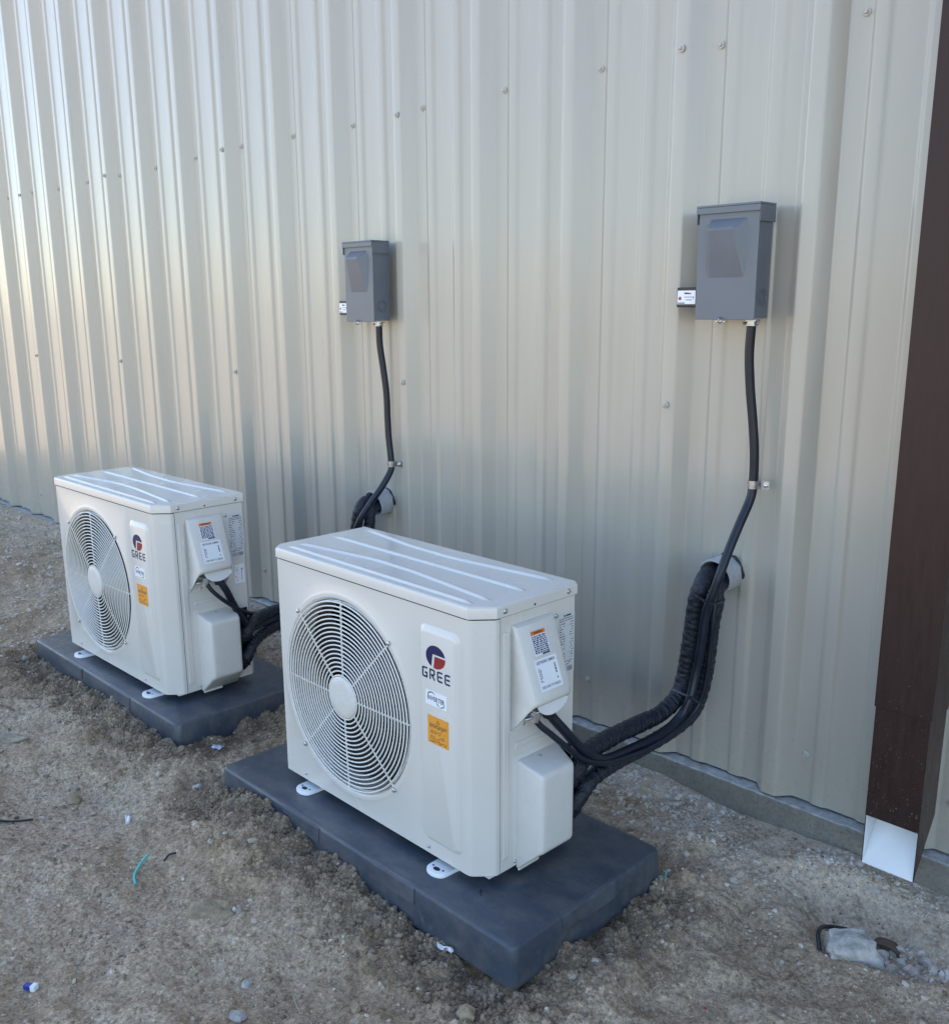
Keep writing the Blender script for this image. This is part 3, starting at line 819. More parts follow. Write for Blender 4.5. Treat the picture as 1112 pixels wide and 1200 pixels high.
    loops += [rim(loop(.0735, .180, 0, .0605, .014), .3525), rim(loop(.0735, .180, 0, .0595, .014), .3475), rim(loop(.0735, .180, 0, .0560, .0135), .3435)]
    loops[-3] = [(x, y, max(z, .3525 if x > .05 else z)) for x, y, z in loops[-3]]
    ec.loft(loops, True, False, close=False)
    cov = mesh_obj('electrical_cover', ec, M_PLASTIC, root, ang=40)
    md = cov.modifiers.new('thickness', 'SOLIDIFY'); md.thickness = .002; md.offset = -1
    mb = MB(); mb.box(.0002, .0025, .080, .176, .283, .345); mesh_obj('cover_back_plate', mb, M_PLASTIC, root)
    # stickers on the slanted face
    s = sticker('warning_sticker', .0415, .0455, slant_matrix(.1225, .4495, .0012), M_PAPER, root, r=.001)
    MW = slant_matrix(.1225, .4495, .0017)
    flat_print('header_print', [rect(0, .0185, .0385, .0075)], MW, M_HDR, s)
    flat_print('print', word_rows(-.0185, .0190, -.0195, .0135, 9, .97, 4, .74) + [rect(.009, -.0212, .020, .0032)], MW, M_NAVY, s)
    text_mesh('print', 'WARNING', .005, slant_matrix(.1225, .4495, .0018) @ Matrix.Translation((0, .0185, .0002)), M_PRINTB, s, width=.024, height=.0042)
    s = sticker('camera_sticker', .0590, .0585, slant_matrix(.1240, .3955, .0012), M_PAPER, root, r=.0015)
    MW = slant_matrix(.1240, .3955, .0017)
    text_mesh('print', 'USE PHONE CAMERA', .006, MW @ Matrix.Translation((0, .0225, 0)), M_NAVY, s, width=.049, height=.0056, bold=.0)
    text_mesh('print', 'FOR HOW TO VIDEOS', .006, MW @ Matrix.Translation((0, -.0225, 0)), M_NAVY, s, width=.049, height=.0052, bold=.0)
    R90 = Matrix.Rotation(PI / 2, 4, 'Z')
    flat_print('print', word_rows(-.013, .013, -.003, .0045, 2, .85, 12, .5), MW @ Matrix.Translation((-.0195, 0, 0)) @ R90, M_NAVY, s)
    flat_print('print', word_rows(-.014, .014, -.003, .003, 1, .85, 14, .6), MW @ Matrix.Translation((.0205, 0, 0)) @ R90, M_NAVY, s)
    # ---- conduit plate (white half disc) and connector
    mb = MB(); c0 = (.0455, .139, .3455); hd = [(c0[1] + .044 * math.cos(math.radians(a)), c0[2] + (.034 * math.sin(math.radians(a)))) for a in range(180, 361, 12)]
    hd = [(c0[1] - .044, c0[2] + .004)] + hd + [(c0[1] + .044, c0[2] + .004)]
    mb.loft([[(.0435, a, b) for a, b in hd], [(.0460, a, b) for a, b in hd]])
    mb.box(.010, .0432, .1765, .1785, .318, .350)
    mesh_obj('conduit_plate', mb, M_WHITE, root)
    mb = MB(); mb.box(.004, .040, .1, .172, .321, .324); mesh_obj('conduit_shelf', mb, M_PLASTIC, root)
    mb = MB(); mb.lathe((.030, .108, .3195), (-.15, -.05, -1), [(.0125, -.002), (.0125, .006), (.0095, .0065), (.0095, .018), (.0075, .019)], 8)
    mb.lathe((.032, .094, .313), (0, -1, .1), [(.0035, 0), (.0035, .014), (.002, .016)], 8)
    mb.lathe((.020, .099, .313), (0, -1, .1), [(.0035, 0), (.0035, .012), (.002, .014)], 8)
    mesh_obj('cable_connector', mb, M_SCREW, root)
    mb = MB(); mb.lathe((.0265, .149, .3205), (0, 0, -1), [(.0155, 0), (.0155, .008), (.013, .009), (.013, .022), (.012, .024)], 14); mesh_obj('conduit_fitting', mb, M_BLACK, root)
    # ---- valve cover
    mb = MB()
    def vl(ly0, ly1, zb0, zt0, lx, r):
        o = []
        for cy_, cz_, a0 in ((ly1 - r, zt0 - r, 0), (ly0 + r, zt0 - r, 90), (ly0 + r, zb0 + r, 180), (ly1 - r, zb0 + r, 270)):
            for k in range(5): a = math.radians(a0 + 22.5 * k); o.append((lx, cy_ + r * math.cos(a), cz_ + r * math.sin(a)))
        return o
    mb.loft([vl(.089, .200, -.004, .2195, .0016, .004), vl(.0892, .1995, -.0035, .2193, .006, .004), vl(.0940, .188, .040, .2065, .0520, .008), vl(.0952, .1865, .0425, .2045, .0562, .008),
             vl(.0978, .1840, .0460, .2015, .0592, .0075), vl(.1015, .1805, .0500, .1975, .0608, .007), vl(.106, .176, .0545, .193, .0612, .006)])
    vc = mesh_obj('valve_cover', mb, M_PLASTIC, root, ang=50)
    mb = MB(); mb.lathe((.013, .139, .2150), (.30, 0, 1), [(.0062, -.002), (.0062, .0006), (.0052, .0008)], 16); mesh_obj('screw_recess', mb, M_PLASTIC, vc)
    screw_at((.0135, .139, .2162), (.30, 0, 1), .0036, vc)
    mb = MB(); mb.hexa([(.018, .137, .2122), (.0185, .145, .2120), (.0460, .1535, .2036), (.0455, .151, .2038)], [(.018, .138, .2144), (.0185, .144, .2142), (.0460, .1533, .2048), (.0455, .1518, .2050)])
    mesh_obj('finger_ridge', mb, M_PLASTIC, vc, bevel=.001)
    mb = MB(); mb.box(.0014, .006, .092, .150, -.010, .030); mesh_obj('cover_skirt', mb, M_PLASTIC, vc, bevel=.002)
    # dark plate painting in the shade of the opening where the lines enter
    mb = MB(); mb.box(.0004, .0010, .2015, .245, .03, .205); mesh_obj('opening_shade_plate', mb, M_DARKIN, root)
    mb = MB(); mb.box(.0004, .0028, .2452, .2485, .025, .130); mesh_obj('opening_flange', mb, M_CREAM, root)
    # ---- rating plate
    s = sticker('rating_plate', .047, .124, side_matrix((.0002, .2255, .414)), M_PLATE, root, r=.003)
    MR = side_matrix((.0007, .2255, .414))
    flat_print('print', [rect(-.006, .0565, .004, .004), rect(.005, .0565, .014, .0032)] + word_rows(-.0205, .019, .0450, .0535, 2, .9, 21, .35) + word_rows(-.0205, -.004, -.032, .044, 15, .62, 22, .34) + word_rows(.009, .0205, -.032, .044, 15, .55, 23, .34)
               + word_rows(-.0205, .0195, -.044, -.034, 3, .8, 24, .4) + word_rows(-.018, .006, -.057, -.046, 3, .8, 25, .4)
               + [rect(.0065 + k * .0019, -.052, .0011 if k % 3 else .0006, .010) for k in range(7)], MR, M_PRINTB, s)
    # ---- feet
    for fx in (-.556, -.112):
        for fy, sg in ((.0, -1), (D - .006, 1)):
            mb = MB(); o = []
            for k in range(9):
                a = PI * k / 8; o.append((fx + .0245 * math.cos(a), fy + sg * (.012 + .0165 * math.sin(a))))
            o = [(fx + .0265, fy - sg * .03)] + o + [(fx - .0265, fy - sg * .03)]
            cxo, cyo = fx, fy - sg * .005
            mb.loft([[(x, y, -.0195) for x, y in o], [(x, y, -.0150) for x, y in o], [(cxo + (x - cxo) * .96, cyo + (y - cyo) * .96, -.0122) for x, y in o], [(cxo + (x - cxo) * .91, cyo + (y - cyo) * .91, -.0118) for x, y in o]])
            ft = mesh_obj('foot', mb, M_WHITE, root, )
            mb = MB(); mb.loft([[(fx + .0085 * math.cos(2 * PI * k / 16), fy + sg * .013 + .0052 * math.sin(2 * PI * k / 16), zz) for k in range(16)] for zz in (-.0120, -.0113)]); mesh_obj('bolt_hole', mb, M_BLACK, ft)
            for hx in (-.014, .014):
                mb = MB(); mb.lathe((fx + hx, fy + sg * .009, -.0117), (0, 0, 1), [(.0024, 0), (.0024, .0004)], 10); mesh_obj('bolt_hole', mb, M_BLACK, ft)
    return root

unit = build_unit()
unit.location = UA[:3]; unit.rotation_euler.z = UA[3]
tag(unit, 'cream air conditioner outdoor unit nearest the camera, largest of the two, on the front pad', 'air conditioner', 'outdoor units on dark pads')
unit2 = copy_tree(unit)
unit2.location = UB[:3]; unit2.rotation_euler.z = UB[3]
tag(unit2, 'cream air conditioner outdoor unit farther back at left, partly behind the front unit\'s corner', 'air conditioner')
s = sticker('energy_label', .030, .054, side_matrix((.0002, .2285, .305)), M_PAPER, unit2, r=.001)
flat_print('print', [rect(.008, .013, .004, .004), rect(.007, -.004, .0014, .028)] + word_rows(-.013, -.004, -.022, .022, 7, .5, 31, .3), side_matrix((.0007, .2285, .305)), M_PRINTB, s)

# ------------------------------------------------------------------ pads
def build_pad(x0, x1, y0, y1, zt, th=.078):
    root = empty('equipment_pad', ((x0 + x1) / 2, (y0 + y1) / 2, zt - th))
    cx, cy = (x0 + x1) / 2, (y0 + y1) / 2; hx, hy = (x1 - x0) / 2, (y1 - y0) / 2
    def rl(o, z, r=.018):
        out = []
        for sx, sy, a0 in ((1, 1, 0), (-1, 1, 90), (-1, -1, 180), (1, -1, 270)):
            for k in range(7):
                a = math.radians(a0 + 15 * k); out.append((sx * (hx + o - r) + r * math.cos(a), sy * (hy + o - r) + r * math.sin(a), z))
        return out
    mb = MB(); mb.loft([rl(.004, 0), rl(.002, th * .5), rl(0, th - .0055), rl(-.0014, th - .0020), rl(-.0050, th)])
    mesh_obj('slab', mb, M_PAD, root, ang=50)
    def tab(f0, f1, edge):
        mb = MB()
        if edge == 'front':
            xa, xb = f0 - cx, f1 - cx; mb.hexa([(xa, -hy - .0048, th - .034), (xb, -hy - .0048, th - .034), (xb, -hy + .006, th - .034), (xa, -hy + .006, th - .034)], [(xa, -hy - .0024, th - .0030), (xb, -hy - .0024, th - .0030), (xb, -hy + .009, th + .0008), (xa, -hy + .009, th + .0008)])
        else:
            ya, yb = f0 - cy, f1 - cy; mb.hexa([(hx - .006, ya, th - .034), (hx + .0048, ya, th - .034), (hx + .0048, yb, th - .034), (hx - .006, yb, th - .034)], [(hx - .009, ya, th + .0008), (hx + .0024, ya, th - .003), (hx + .0024, yb, th - .003), (hx - .009, yb, th + .0008)])
        mesh_obj('edge_tab', mb, M_TAB, root, bevel=.0006)
    return root, tab
pd, tab = build_pad(*PADS[0]); tab(-.765, -.632, 'front'); tab(-.462, -.330, 'front'); tab(-.700, -.545, 'side')
tag(pd, 'dark blue grey plastic pad under the front unit, dirt banked along its edge', 'equipment pad', 'dark pads under the units')
pd2, tab = build_pad(*PADS[1]); tab(-1.975, -1.855, 'front'); tab(-1.672, -1.544, 'front')
tag(pd2, 'dark blue grey plastic pad under the rear unit at left', 'equipment pad', 'dark pads under the units')

# ------------------------------------------------------------------ disconnect boxes
def build_disconnect():
    root = empty('disconnect_box')
    w, d, h = .135, .054, .226                      # local: x from -w to 0, y from -d (front) to 0 (back), z up from 0
    mb = MB(); mb.box(-w + .002, -.0, -d + .004, 0, .003, h - .006); mesh_obj('enclosure', mb, M_GREY, root, bevel=.0012)
    mb = MB(); mb.box(-w, .0015, -d - .0018, -d + .0035, 0, h - .013); cv = mesh_obj('cover', mb, M_GREY, root, bevel=.001)
    # hood: top with a front lip and longer side flanges
    mb = MB(); mb.box(-w - .004, .005, -d - .007, .001, h - .004, h + .0); mb.box(-w - .004, .005, -d - .007, -d - .0055, h - .0165, h - .0045)
    mb.box(-w - .004, -w - .0025, -d - .0050, .001, h - .036, h - .0045); mb.box(.0035, .005, -d - .0050, .001, h - .036, h - .0045)
    mesh_obj('hood', mb, M_GREY, root, bevel=.0006)
    # pressed wedge on the cover, deepest at its top
    x0, x1, z0, z1 = -.109, -.023, .080, .199; y = -d - .0016; k = .017
    mb = MB()
    k = .021
    mb.loft([[(x0, y + .0006, z0), (x1, y + .0006, z0), (x1, y + .0006, z1), (x0, y + .0006, z1)],
             [(x0 + .003, y - .0020, z0 + .012), (x1 - .004, y - .0020, z0 + .012), (x1 - .021, y - k, z1 - .020), (x0 + .0065, y - k, z1 - .020)]], False, True)
    mesh_obj('pressed_pull', mb, M_GREY, cv, ang=60, bevel=.0042, seg=4).modifiers[0].use_clamp_overlap = False
    mb = MB(); mb.box(-.083, -.060, -d - .0062, -d - .0021, -.004, -.0022); mb.ring((-.0715, -d - .008, -.001), 'x', .006, .0013, 20, 6)
    mesh_obj('hasp', mb, M_GALV, root)
    mb = MB(); mb.lathe((-.020, -.024, .0005), (0, 0, -1), [(.0165, 0), (.0165, .0035), (.0108, .004), (.0108, .009), (.0122, .0095), (.0122, .0125)], 12)
    for s in (-1, 1): mb.lathe((-.020 + s * .012, -.027, -.0075), (s, -.4, 0), [(.0032, -.002), (.0032, .005), (.002, .006)], 8)
    mesh_obj('cable_clamp', mb, M_GALV, root)
    mb = MB(); mb.ring((.0016, -.027, .045), 'x', .011, .0007, 28, 6); mb.ring((.0016, -.027, .045), 'x', .0165, .0006, 32, 6); mesh_obj('knockout', mb, M_GREY, root)
    return root
dc = build_disconnect(); dc.location = (-.115, -.0350, 1.130)
tag(dc, 'large looking grey electrical disconnect box on the wall at right, near the downspout', 'electrical box', 'disconnect boxes on the wall')
dc2 = copy_tree(dc); dc2.location = (-1.311, -.0350, 1.116); dc2.scale = (.94, 1.06, 1.0)
tag(dc2, 'smaller looking grey electrical disconnect box on the wall above the gap between the units', 'electrical box')

def build_sp():
    root = empty('surge_protector')
    mb = MB(); mb.box(-.051, 0, -.030, .012, 0, .041); mesh_obj('body', mb, M_BLACK, root, bevel=.002)
    MS = front_matrix((-.0265, -.0303, .0205)); s = sticker('label', .044, .028, MS, M_PAPER, root, r=.001)
    MS = front_matrix((-.0265, -.0308, .0205))
    flat_print('print', [rect(-.000, .0083, .011, .0035), rect(.0065, .0078, .010, .0024), rect(.0045, .0006, .020, .0012), rect(.006, -.0052, .016, .0014), rect(.0165, -.0008, .0010, .0065), rect(.0165, .0000, .0045, .0010), rect(-.0125, -.0117, .017, .0022)], MS, M_NAVY, s)
    a = [(.0 - .0158 + .0038 * math.cos(2 * PI * k / 18), -.0022 + .0038 * math.sin(2 * PI * k / 18)) for k in range(18)]
    flat_print('red_seal', [a], MS, M_RED, s)
    return root
sp = build_sp(); sp.location = (-.2515, -.052, 1.155)
tag(sp, 'black surge protector with white label on the left side of the right hand box', 'surge protector', 'surge protectors')
sp2 = copy_tree(sp); sp2.location = (-1.4425, -.055, 1.135); sp2.scale = (.8, 1, 1)
tag(sp2, 'black surge protector with white label on the left side of the farther box', 'surge protector')

# ------------------------------------------------------------------ wall sleeves, lines, cables
def sleeve(x, z, label):
    root = empty('pipe_sleeve', (x, 0, z)); mb = MB(); n = 40
    R0, R1, ye, yi = .0405, .0360, -.056, .02
    L = []
    for r, y in ((R0, yi), (R0, ye + .002), (R0 - .001, ye), (R1 + .001, ye), (R1, ye + .002), (R1, yi)):
        L.append([(r * math.cos(2 * PI * i / n), y - .010 * math.sin(2 * PI * i / n) * (y < -.03), r * math.sin(2 * PI * i / n)) for i in range(n)])
    mb.loft(L, False, False); mesh_obj('pipe', mb, M_PVC, root)
    mb = MB(); mb.lathe((0, .005, 0), (0, -1, 0), [(R1 - .0005, 0), (R1 - .0005, .002)], 30); mesh_obj('dark_plug', mb, M_DARKIN, root)  # near-black disc closing the sleeve
    mb = MB(); rg = random.Random(3); tube(mb, [((R0 + .0012) * math.cos(math.radians(a)) * rg.uniform(.985, 1.03), -.004 - rg.uniform(0, .004), (R0 + .0012) * math.sin(math.radians(a)) * rg.uniform(.985, 1.03)) for a in range(-8, 118, 9)], lambda s_, a_: .0026 + .0012 * math.sin(s_ * 160), step=.004, m=8); mesh_obj('sealant', mb, M_BLACK, root)
    tag(root, label, 'pipe', 'pipe sleeves through the wall'); return root
sleeve(-.191, .573, 'grey plastic pipe sleeve sticking out of the wall below the right hand box')
sleeve(-1.386, .568, 'grey plastic pipe sleeve out of the wall behind the front unit\'s far corner')

def wrap(seed, r0, amp=.10):
    r = random.Random(seed); ph = [r.uniform(0, 6) for _ in range(6)]
    def f(s, a):
        t = (s / .0135 + a / (2 * PI)) % 1.0
        am = amp * (.25 + .75 * min(1, max(0, (s - .09) / .12)))
        return r0 * (1 + am * (t if t < .8 else (1 - t) * 4) + .5 * amp * math.sin(s * 260 + 2 * math.sin(a * 2 + ph[0])) * math.sin(a + s * 37 + ph[1]) + .02 * math.sin(s * 45 + ph[2]))
    return f
A = [(-.200, .01, .580), (-.198, -.045, .583), (-.196, -.085, .579), (-.193, -.107, .560), (-.202, -.11, .522), (-.208, -.11, .455), (-.214, -.11, .4), (-.219, -.115, .346), (-.219, -.138, .306), (-.222, -.2, .283), (-.222, -.27, .284), (-.214, -.36, .293), (-.204, -.44, .300), (-.196, -.49, .300), (-.190, -.525, .285), (-.203, -.540, .255), (-.228, -.545, .235)]
B = [(-.180, .01, .566), (-.176, -.045, .566), (-.170, -.078, .556), (-.165, -.086, .525), (-.172, -.086, .484), (-.176, -.086, .424), (-.181, -.088, .362), (-.186, -.1, .303), (-.190, -.125, .269), (-.197, -.18, .250), (-.2, -.25, .243), (-.199, -.33, .244), (-.190, -.42, .252), (-.184, -.485, .250), (-.186, -.525, .222), (-.200, -.538, .19), (-.226, -.545, .165)]
CT_ = [(-.135, -.060, 1.117), (-.137, -.058, 1.06), (-.133, -.053, .99), (-.125, -.048, .92), (-.119, -.045, .855), (-.118, -.044, .79), (-.120, -.050, .755), (-.127, -.075, .705), (-.133, -.10, .655), (-.138, -.122, .606), (-.149, -.130, .557), (-.162, -.131, .516), (-.170, -.131, .436), (-.178, -.132, .375), (-.181, -.150, .313), (-.190, -.172, .276), (-.193, -.24, .256), (-.194, -.34, .259), (-.180, -.45, .279), (-.168, -.515, .315), (-.174, -.55, .348), (-.182, -.58, .385), (-.194, -.602, .416), (-.198, -.605, .432)]
NT_ = [(-.196, -.647, .424), (-.188, -.637, .408), (-.180, -.615, .386), (-.168, -.580, .350), (-.164, -.54, .316), (-.163, -.49, .290), (-.172, -.42, .268), (-.180, -.32, .250), (-.184, -.25, .248), (-.185, -.18, .256), (-.178, -.125, .285), (-.166, -.112, .34), (-.160, -.108, .43), (-.157, -.108, .50), (-.160, -.095, .548), (-.178, -.04, .552), (-.180, .01, .555)]

def bundle(A, B, lab, grp):
    root = empty('line_set', A[0])
    o_ = Vector(A[0])
    for pts, sd, r_ in ((A, 3, .0178), (B, 8, .0165)):
        mb = MB(); tube(mb, [tuple(Vector(q) - o_) for q in pts], wrap(sd, r_), step=.0022, m=20)
        mesh_obj('wrapped_pipe', mb, M_TAPE, root, ang=80, fixn=False)
    tag(root, lab, 'pipe bundle', grp); return root
ls = bundle(A, B, 'pair of black tape wrapped pipes bending from the right wall sleeve to the front unit', 'black line sets')
def cable(name, pts, r, lab, cat, grp, mat=None):
    o_ = Vector(pts[0]); mb = MB(); tube(mb, [tuple(Vector(q) - o_) for q in pts], r, step=.008, m=14)
    o = mesh_obj(name, mb, mat or M_CABLE, None, ang=80, fixn=False); o.location = o_
    tag(o, lab, cat, grp); return o
cable('power_cable', CT_, .0098, 'thick black power cable from the right hand box along the bundle to the front unit', 'cable', 'power cables')
cable('control_cable', NT_, .0060, 'thin black control cable from the front unit\'s connector running under the bundle', 'cable', 'control cables')
# cable ties round the bundle
def zip_tie(c, t, paths, label):
    c = Vector(c); t = Vector(t).normalized(); u = t.orthogonal().normalized(); w = t.cross(u); pts = []
    for P_, r in paths:
        Q = catmull(P_, .004); best = min(Q, key=lambda q: abs((q - c).dot(t)) * 3 + (q - c).length)
        x, y = (best - c).dot(u), (best - c).dot(w)
        pts += [(x + r * math.cos(2 * PI * k / 24), y + r * math.sin(2 * PI * k / 24)) for k in range(24)]
    pts = sorted(set(pts))
    def half(ps):
        h = []
        for p_ in ps:
            while len(h) > 1 and (h[-1][0] - h[-2][0]) * (p_[1] - h[-2][1]) - (h[-1][1] - h[-2][1]) * (p_[0] - h[-2][0]) <= 0: h.pop()
            h.append(p_)
        return h
    hull = half(pts)[:-1] + half(pts[::-1])[:-1]
    mx = sum(p_[0] for p_ in hull) / len(hull); my = sum(p_[1] for p_ in hull) / len(hull); mb = MB(); L = []
    for x, y in hull + hull[:1]:
        d = Vector((x - mx, y - my)).normalized()
        L.append([tuple(u * (x + d.x * b_) + w * (y + d.y * b_) + t * e_) for b_, e_ in ((-.0004, -.0026), (.0012, -.0026), (.0012, .0026), (-.0004, .0026))])
    mb.loft(L, False, False)
    q = max(hull, key=lambda p_: (u * p_[0] + w * p_[1]).dot(Vector((.55, -.8, .2)))); q = u * q[0] + w * q[1]
    mb.box(q.x - .003, q.x + .004, q.y - .004, q.y + .002, q.z - .0035, q.z + .0035)
    o = mesh_obj('cable_tie', mb, M_TIE, None); o.location = c; tag(o, label, 'cable tie', 'cable ties round the bundle')
BU = ((A, .0182), (B, .0170), (CT_, .0098))
zip_tie((-.172, -.105, .540), (-.25, -.12, -1), BU, 'black cable tie round the front unit\'s bundle just below the wall sleeve')
zip_tie((-.200, -.126, .305), (-.1, -.55, -.8), BU, 'black cable tie round the front unit\'s bundle at its lower bend')
dxu = UB[0] - UA[0]
A2 = [(-1.392, .01, .576), (-1.391, -.05, .579), (-1.391, -.09, .574), (-1.392, -.107, .553), (-1.402, -.11, .51), (-1.415, -.11, .44), (-1.43, -.112, .38), (-1.46, -.12, .33), (-1.485, -.15, .295), (-1.497, -.22, .275), (-1.495, -.29, .272), (-1.474, -.36, .276), (-1.446, -.42, .283), (-1.421, -.465, .288), (-1.388, -.505, .288), (-1.378, -.528, .270), (-1.392, -.538, .25), (-1.412, -.542, .235)]
B2 = [(-1.374, .01, .560), (-1.372, -.045, .560), (-1.370, -.078, .549), (-1.370, -.086, .51), (-1.382, -.086, .45), (-1.400, -.088, .38), (-1.43, -.095, .31), (-1.458, -.13, .26), (-1.472, -.2, .243), (-1.472, -.29, .238), (-1.451, -.38, .240), (-1.425, -.45, .236), (-1.392, -.50, .230), (-1.378, -.528, .205), (-1.39, -.538, .18), (-1.41, -.542, .165)]
CT2 = [(-1.330, -.060, 1.104), (-1.331, -.058, 1.05), (-1.326, -.052, .985), (-1.320, -.047, .91), (-1.319, -.046, .84), (-1.316, -.046, .78), (-1.308, -.046, .72), (-1.305, -.048, .685), (-1.313, -.075, .638), (-1.332, -.105, .589), (-1.355, -.13, .537), (-1.385, -.135, .48), (-1.41, -.135, .41), (-1.435, -.14, .34), (-1.46, -.17, .28), (-1.474, -.24, .258), (-1.468, -.32, .256), (-1.446, -.39, .262), (-1.420, -.45, .268), (-1.388, -.50, .275), (-1.378, -.53, .30), (-1.372, -.558, .345), (-1.366, -.590, .41), (-1.369, -.602, .434), (-1.370, -.604, .448)]
NT2 = [(-1.375, -.643, .440), (-1.366, -.634, .420), (-1.358, -.610, .392), (-1.362, -.575, .362), (-1.375, -.535, .335), (-1.402, -.50, .315), (-1.440, -.46, .298), (-1.470, -.40, .283), (-1.490, -.33, .277), (-1.505, -.25, .272), (-1.500, -.16, .295), (-1.46, -.125, .36), (-1.425, -.12, .42), (-1.40, -.115, .49), (-1.380, -.09, .545), (-1.382, -.04, .552), (-1.384, .01, .553)]
bundle(A2, B2, 'pair of black tape wrapped pipes running behind the front unit to the rear unit', 'black line sets')
cable('power_cable', CT2, .0098, 'thick black power cable dropping from the farther box down to the rear unit', 'cable', 'power cables')
cable('control_cable', NT2, .0056, 'thin black control cable from the rear unit\'s connector to its bundle', 'cable', 'control cables')

def pipe_strap(x, z, r, yc, label, ypl=-.0345):
    root = empty('pipe_strap', (x, yc, z)); mb = MB(); L = []
    pts = [(.034, ypl - yc - .001)] + [(r * 1.35, ypl - yc - .001)] + [((r + .001) * math.cos(math.radians(a)), -(r + .001) * math.sin(math.radians(a))) for a in range(-10, 196, 15)]
    outer = []
    vv, qq = strip(pts, .0016)
    mb.loft([[(vv[2 * i].x, vv[2 * i].y, zz) for i in range(len(pts))] + [(vv[2 * i + 1].x, vv[2 * i + 1].y, zz) for i in range(len(pts))][::-1] for zz in (-.0085, .0085)])
    mesh_obj('band', mb, M_GALV, root)
    mb = MB(); mb.lathe((.026, ypl - yc - .0018, 0), (0, -1, 0), [(.0062, 0), (.0062, .0012), (.0045, .0014), (.0045, .005), (.003, .006)], 8); mesh_obj('screw', mb, M_SCREW, root)
    tag(root, label, 'pipe strap', 'metal straps holding the cables')
pipe_strap(-.118, .789, .0098, -.0445, 'shiny metal strap holding the power cable below the right hand box')
pipe_strap(-1.3065, .700, .0098, -.047, 'metal strap holding the power cable below the farther box')

# ------------------------------------------------------------------ stones, soil clods, litter
def rock(name, x, y, sx, sy, sz, mat, label, cat='stone', seed=0, sink=.3, rz=0, sub=4, rough=.26, boxy=0):
    bm = bmesh.new(); bmesh.ops.create_icosphere(bm, subdivisions=sub, radius=1); r = np.random.RandomState(seed)
    pl = [(Vector(r.normal(size=3)).normalized(), r.uniform(.62, .9)) for _ in range(11)]
    offs = r.uniform(0, 50, 3)
    if boxy:
        pl = [(Vector((a_, b_, c_)).normalized(), d_) for a_, b_, c_, d_ in ((1, .1, .1, .6), (-1, .15, .05, .62), (.1, 1, .1, .6), (-.1, -1, .2, .58), (.1, -.1, 1, .56), (.6, -.7, .6, .72), (-.7, -.3, .7, .74))]
    for v_ in bm.verts:
        c = v_.co.copy()
        for n_, d_ in pl:
            e_ = c.dot(n_) - d_
            if e_ > 0: c -= n_ * e_ * .9
        k = math.sin(c.x * 5 + offs[0]) * math.sin(c.y * 6 + offs[1]) * math.sin(c.z * 5.5 + offs[2])
        nn = mnoise.fractal(c * 2.2 + Vector(offs), 1.0, 2.2, 4)
        v_.co = c * (1 + rough * .25 * k + rough * .55 * nn)
        v_.co.x *= sx; v_.co.y *= sy; v_.co.z *= sz
    me = bpy.data.meshes.new(name); bm.to_mesh(me); bm.free(); smooth(me, 32); me.materials.append(mat)
    o = bpy.data.objects.new(name, me); C.objects.link(o); o.location = (x, y, gz(x, y) + sz * (.8 - 2 * sink) * 1.0); o.rotation_euler = (r.uniform(-.15, .15), r.uniform(-.15, .15), rz)
    tag(o, label, cat); return o
rock('stone', -1.675, -1.075, .040, .019, .016, M_ROCKG, 'long grey stone lying in the dirt at the left edge, below the rear pad', seed=1, rz=.9)
rock('stone', -1.275, -1.085, .022, .019, .019, M_ROCKT, 'lumpy tan stone alone in the dirt between the rear pad and the left edge', seed=2)
rock('stone', -1.075, -.868, .015, .013, .012, M_ROCKP, 'small pale grey stone on the dirt just left of the front pad corner', seed=3)
rock('concrete_chunk', .284, -.316, .066, .046, .037, M_ROCKP, 'pale broken concrete chunk lying inside a black loop below the downspout', 'concrete chunk', seed=4, rz=.75, sink=.17, rough=.36, boxy=1)
rock('stone', -.628, -1.078, .050, .036, .013, M_ROCKT, 'flat wide grey stone half buried in the dirt left of the front pad', seed=5, sink=.38, rz=.5, rough=.5)
rock('stone', -.592, -1.045, .014, .012, .010, M_ROCKG, 'little grey stone against the right edge of the flat buried stone', seed=15)
rock('stone', -.436, -1.130, .012, .010, .009, M_ROCKP, 'small round pale stone in the dirt near the bottom edge', seed=6)
rock('stone', -.378, -1.183, .019, .012, .009, M_ROCKP, 'pale angular stone at the bottom edge of the view', seed=7, rz=.6)
rock('soil_lump', .236, -.228, .022, .018, .020, M_ROCKT, 'brown earth lump just behind the concrete chunk', 'soil lump', seed=8)
rock('soil_lump', -.100, -.918, .018, .016, .014, M_ROCKT, 'brown earth lump at the bottom edge below the front pad corner', 'soil lump', seed=9)
rock('stone', -.245, -1.035, .012, .010, .010, M_ROCKT, 'small tan stone on bare dirt in front of the front pad, toward the bottom', seed=10)
rock('stone', -1.73, -1.13, .016, .013, .010, M_ROCKG, 'small grey stone just left below the long grey stone', seed=11)

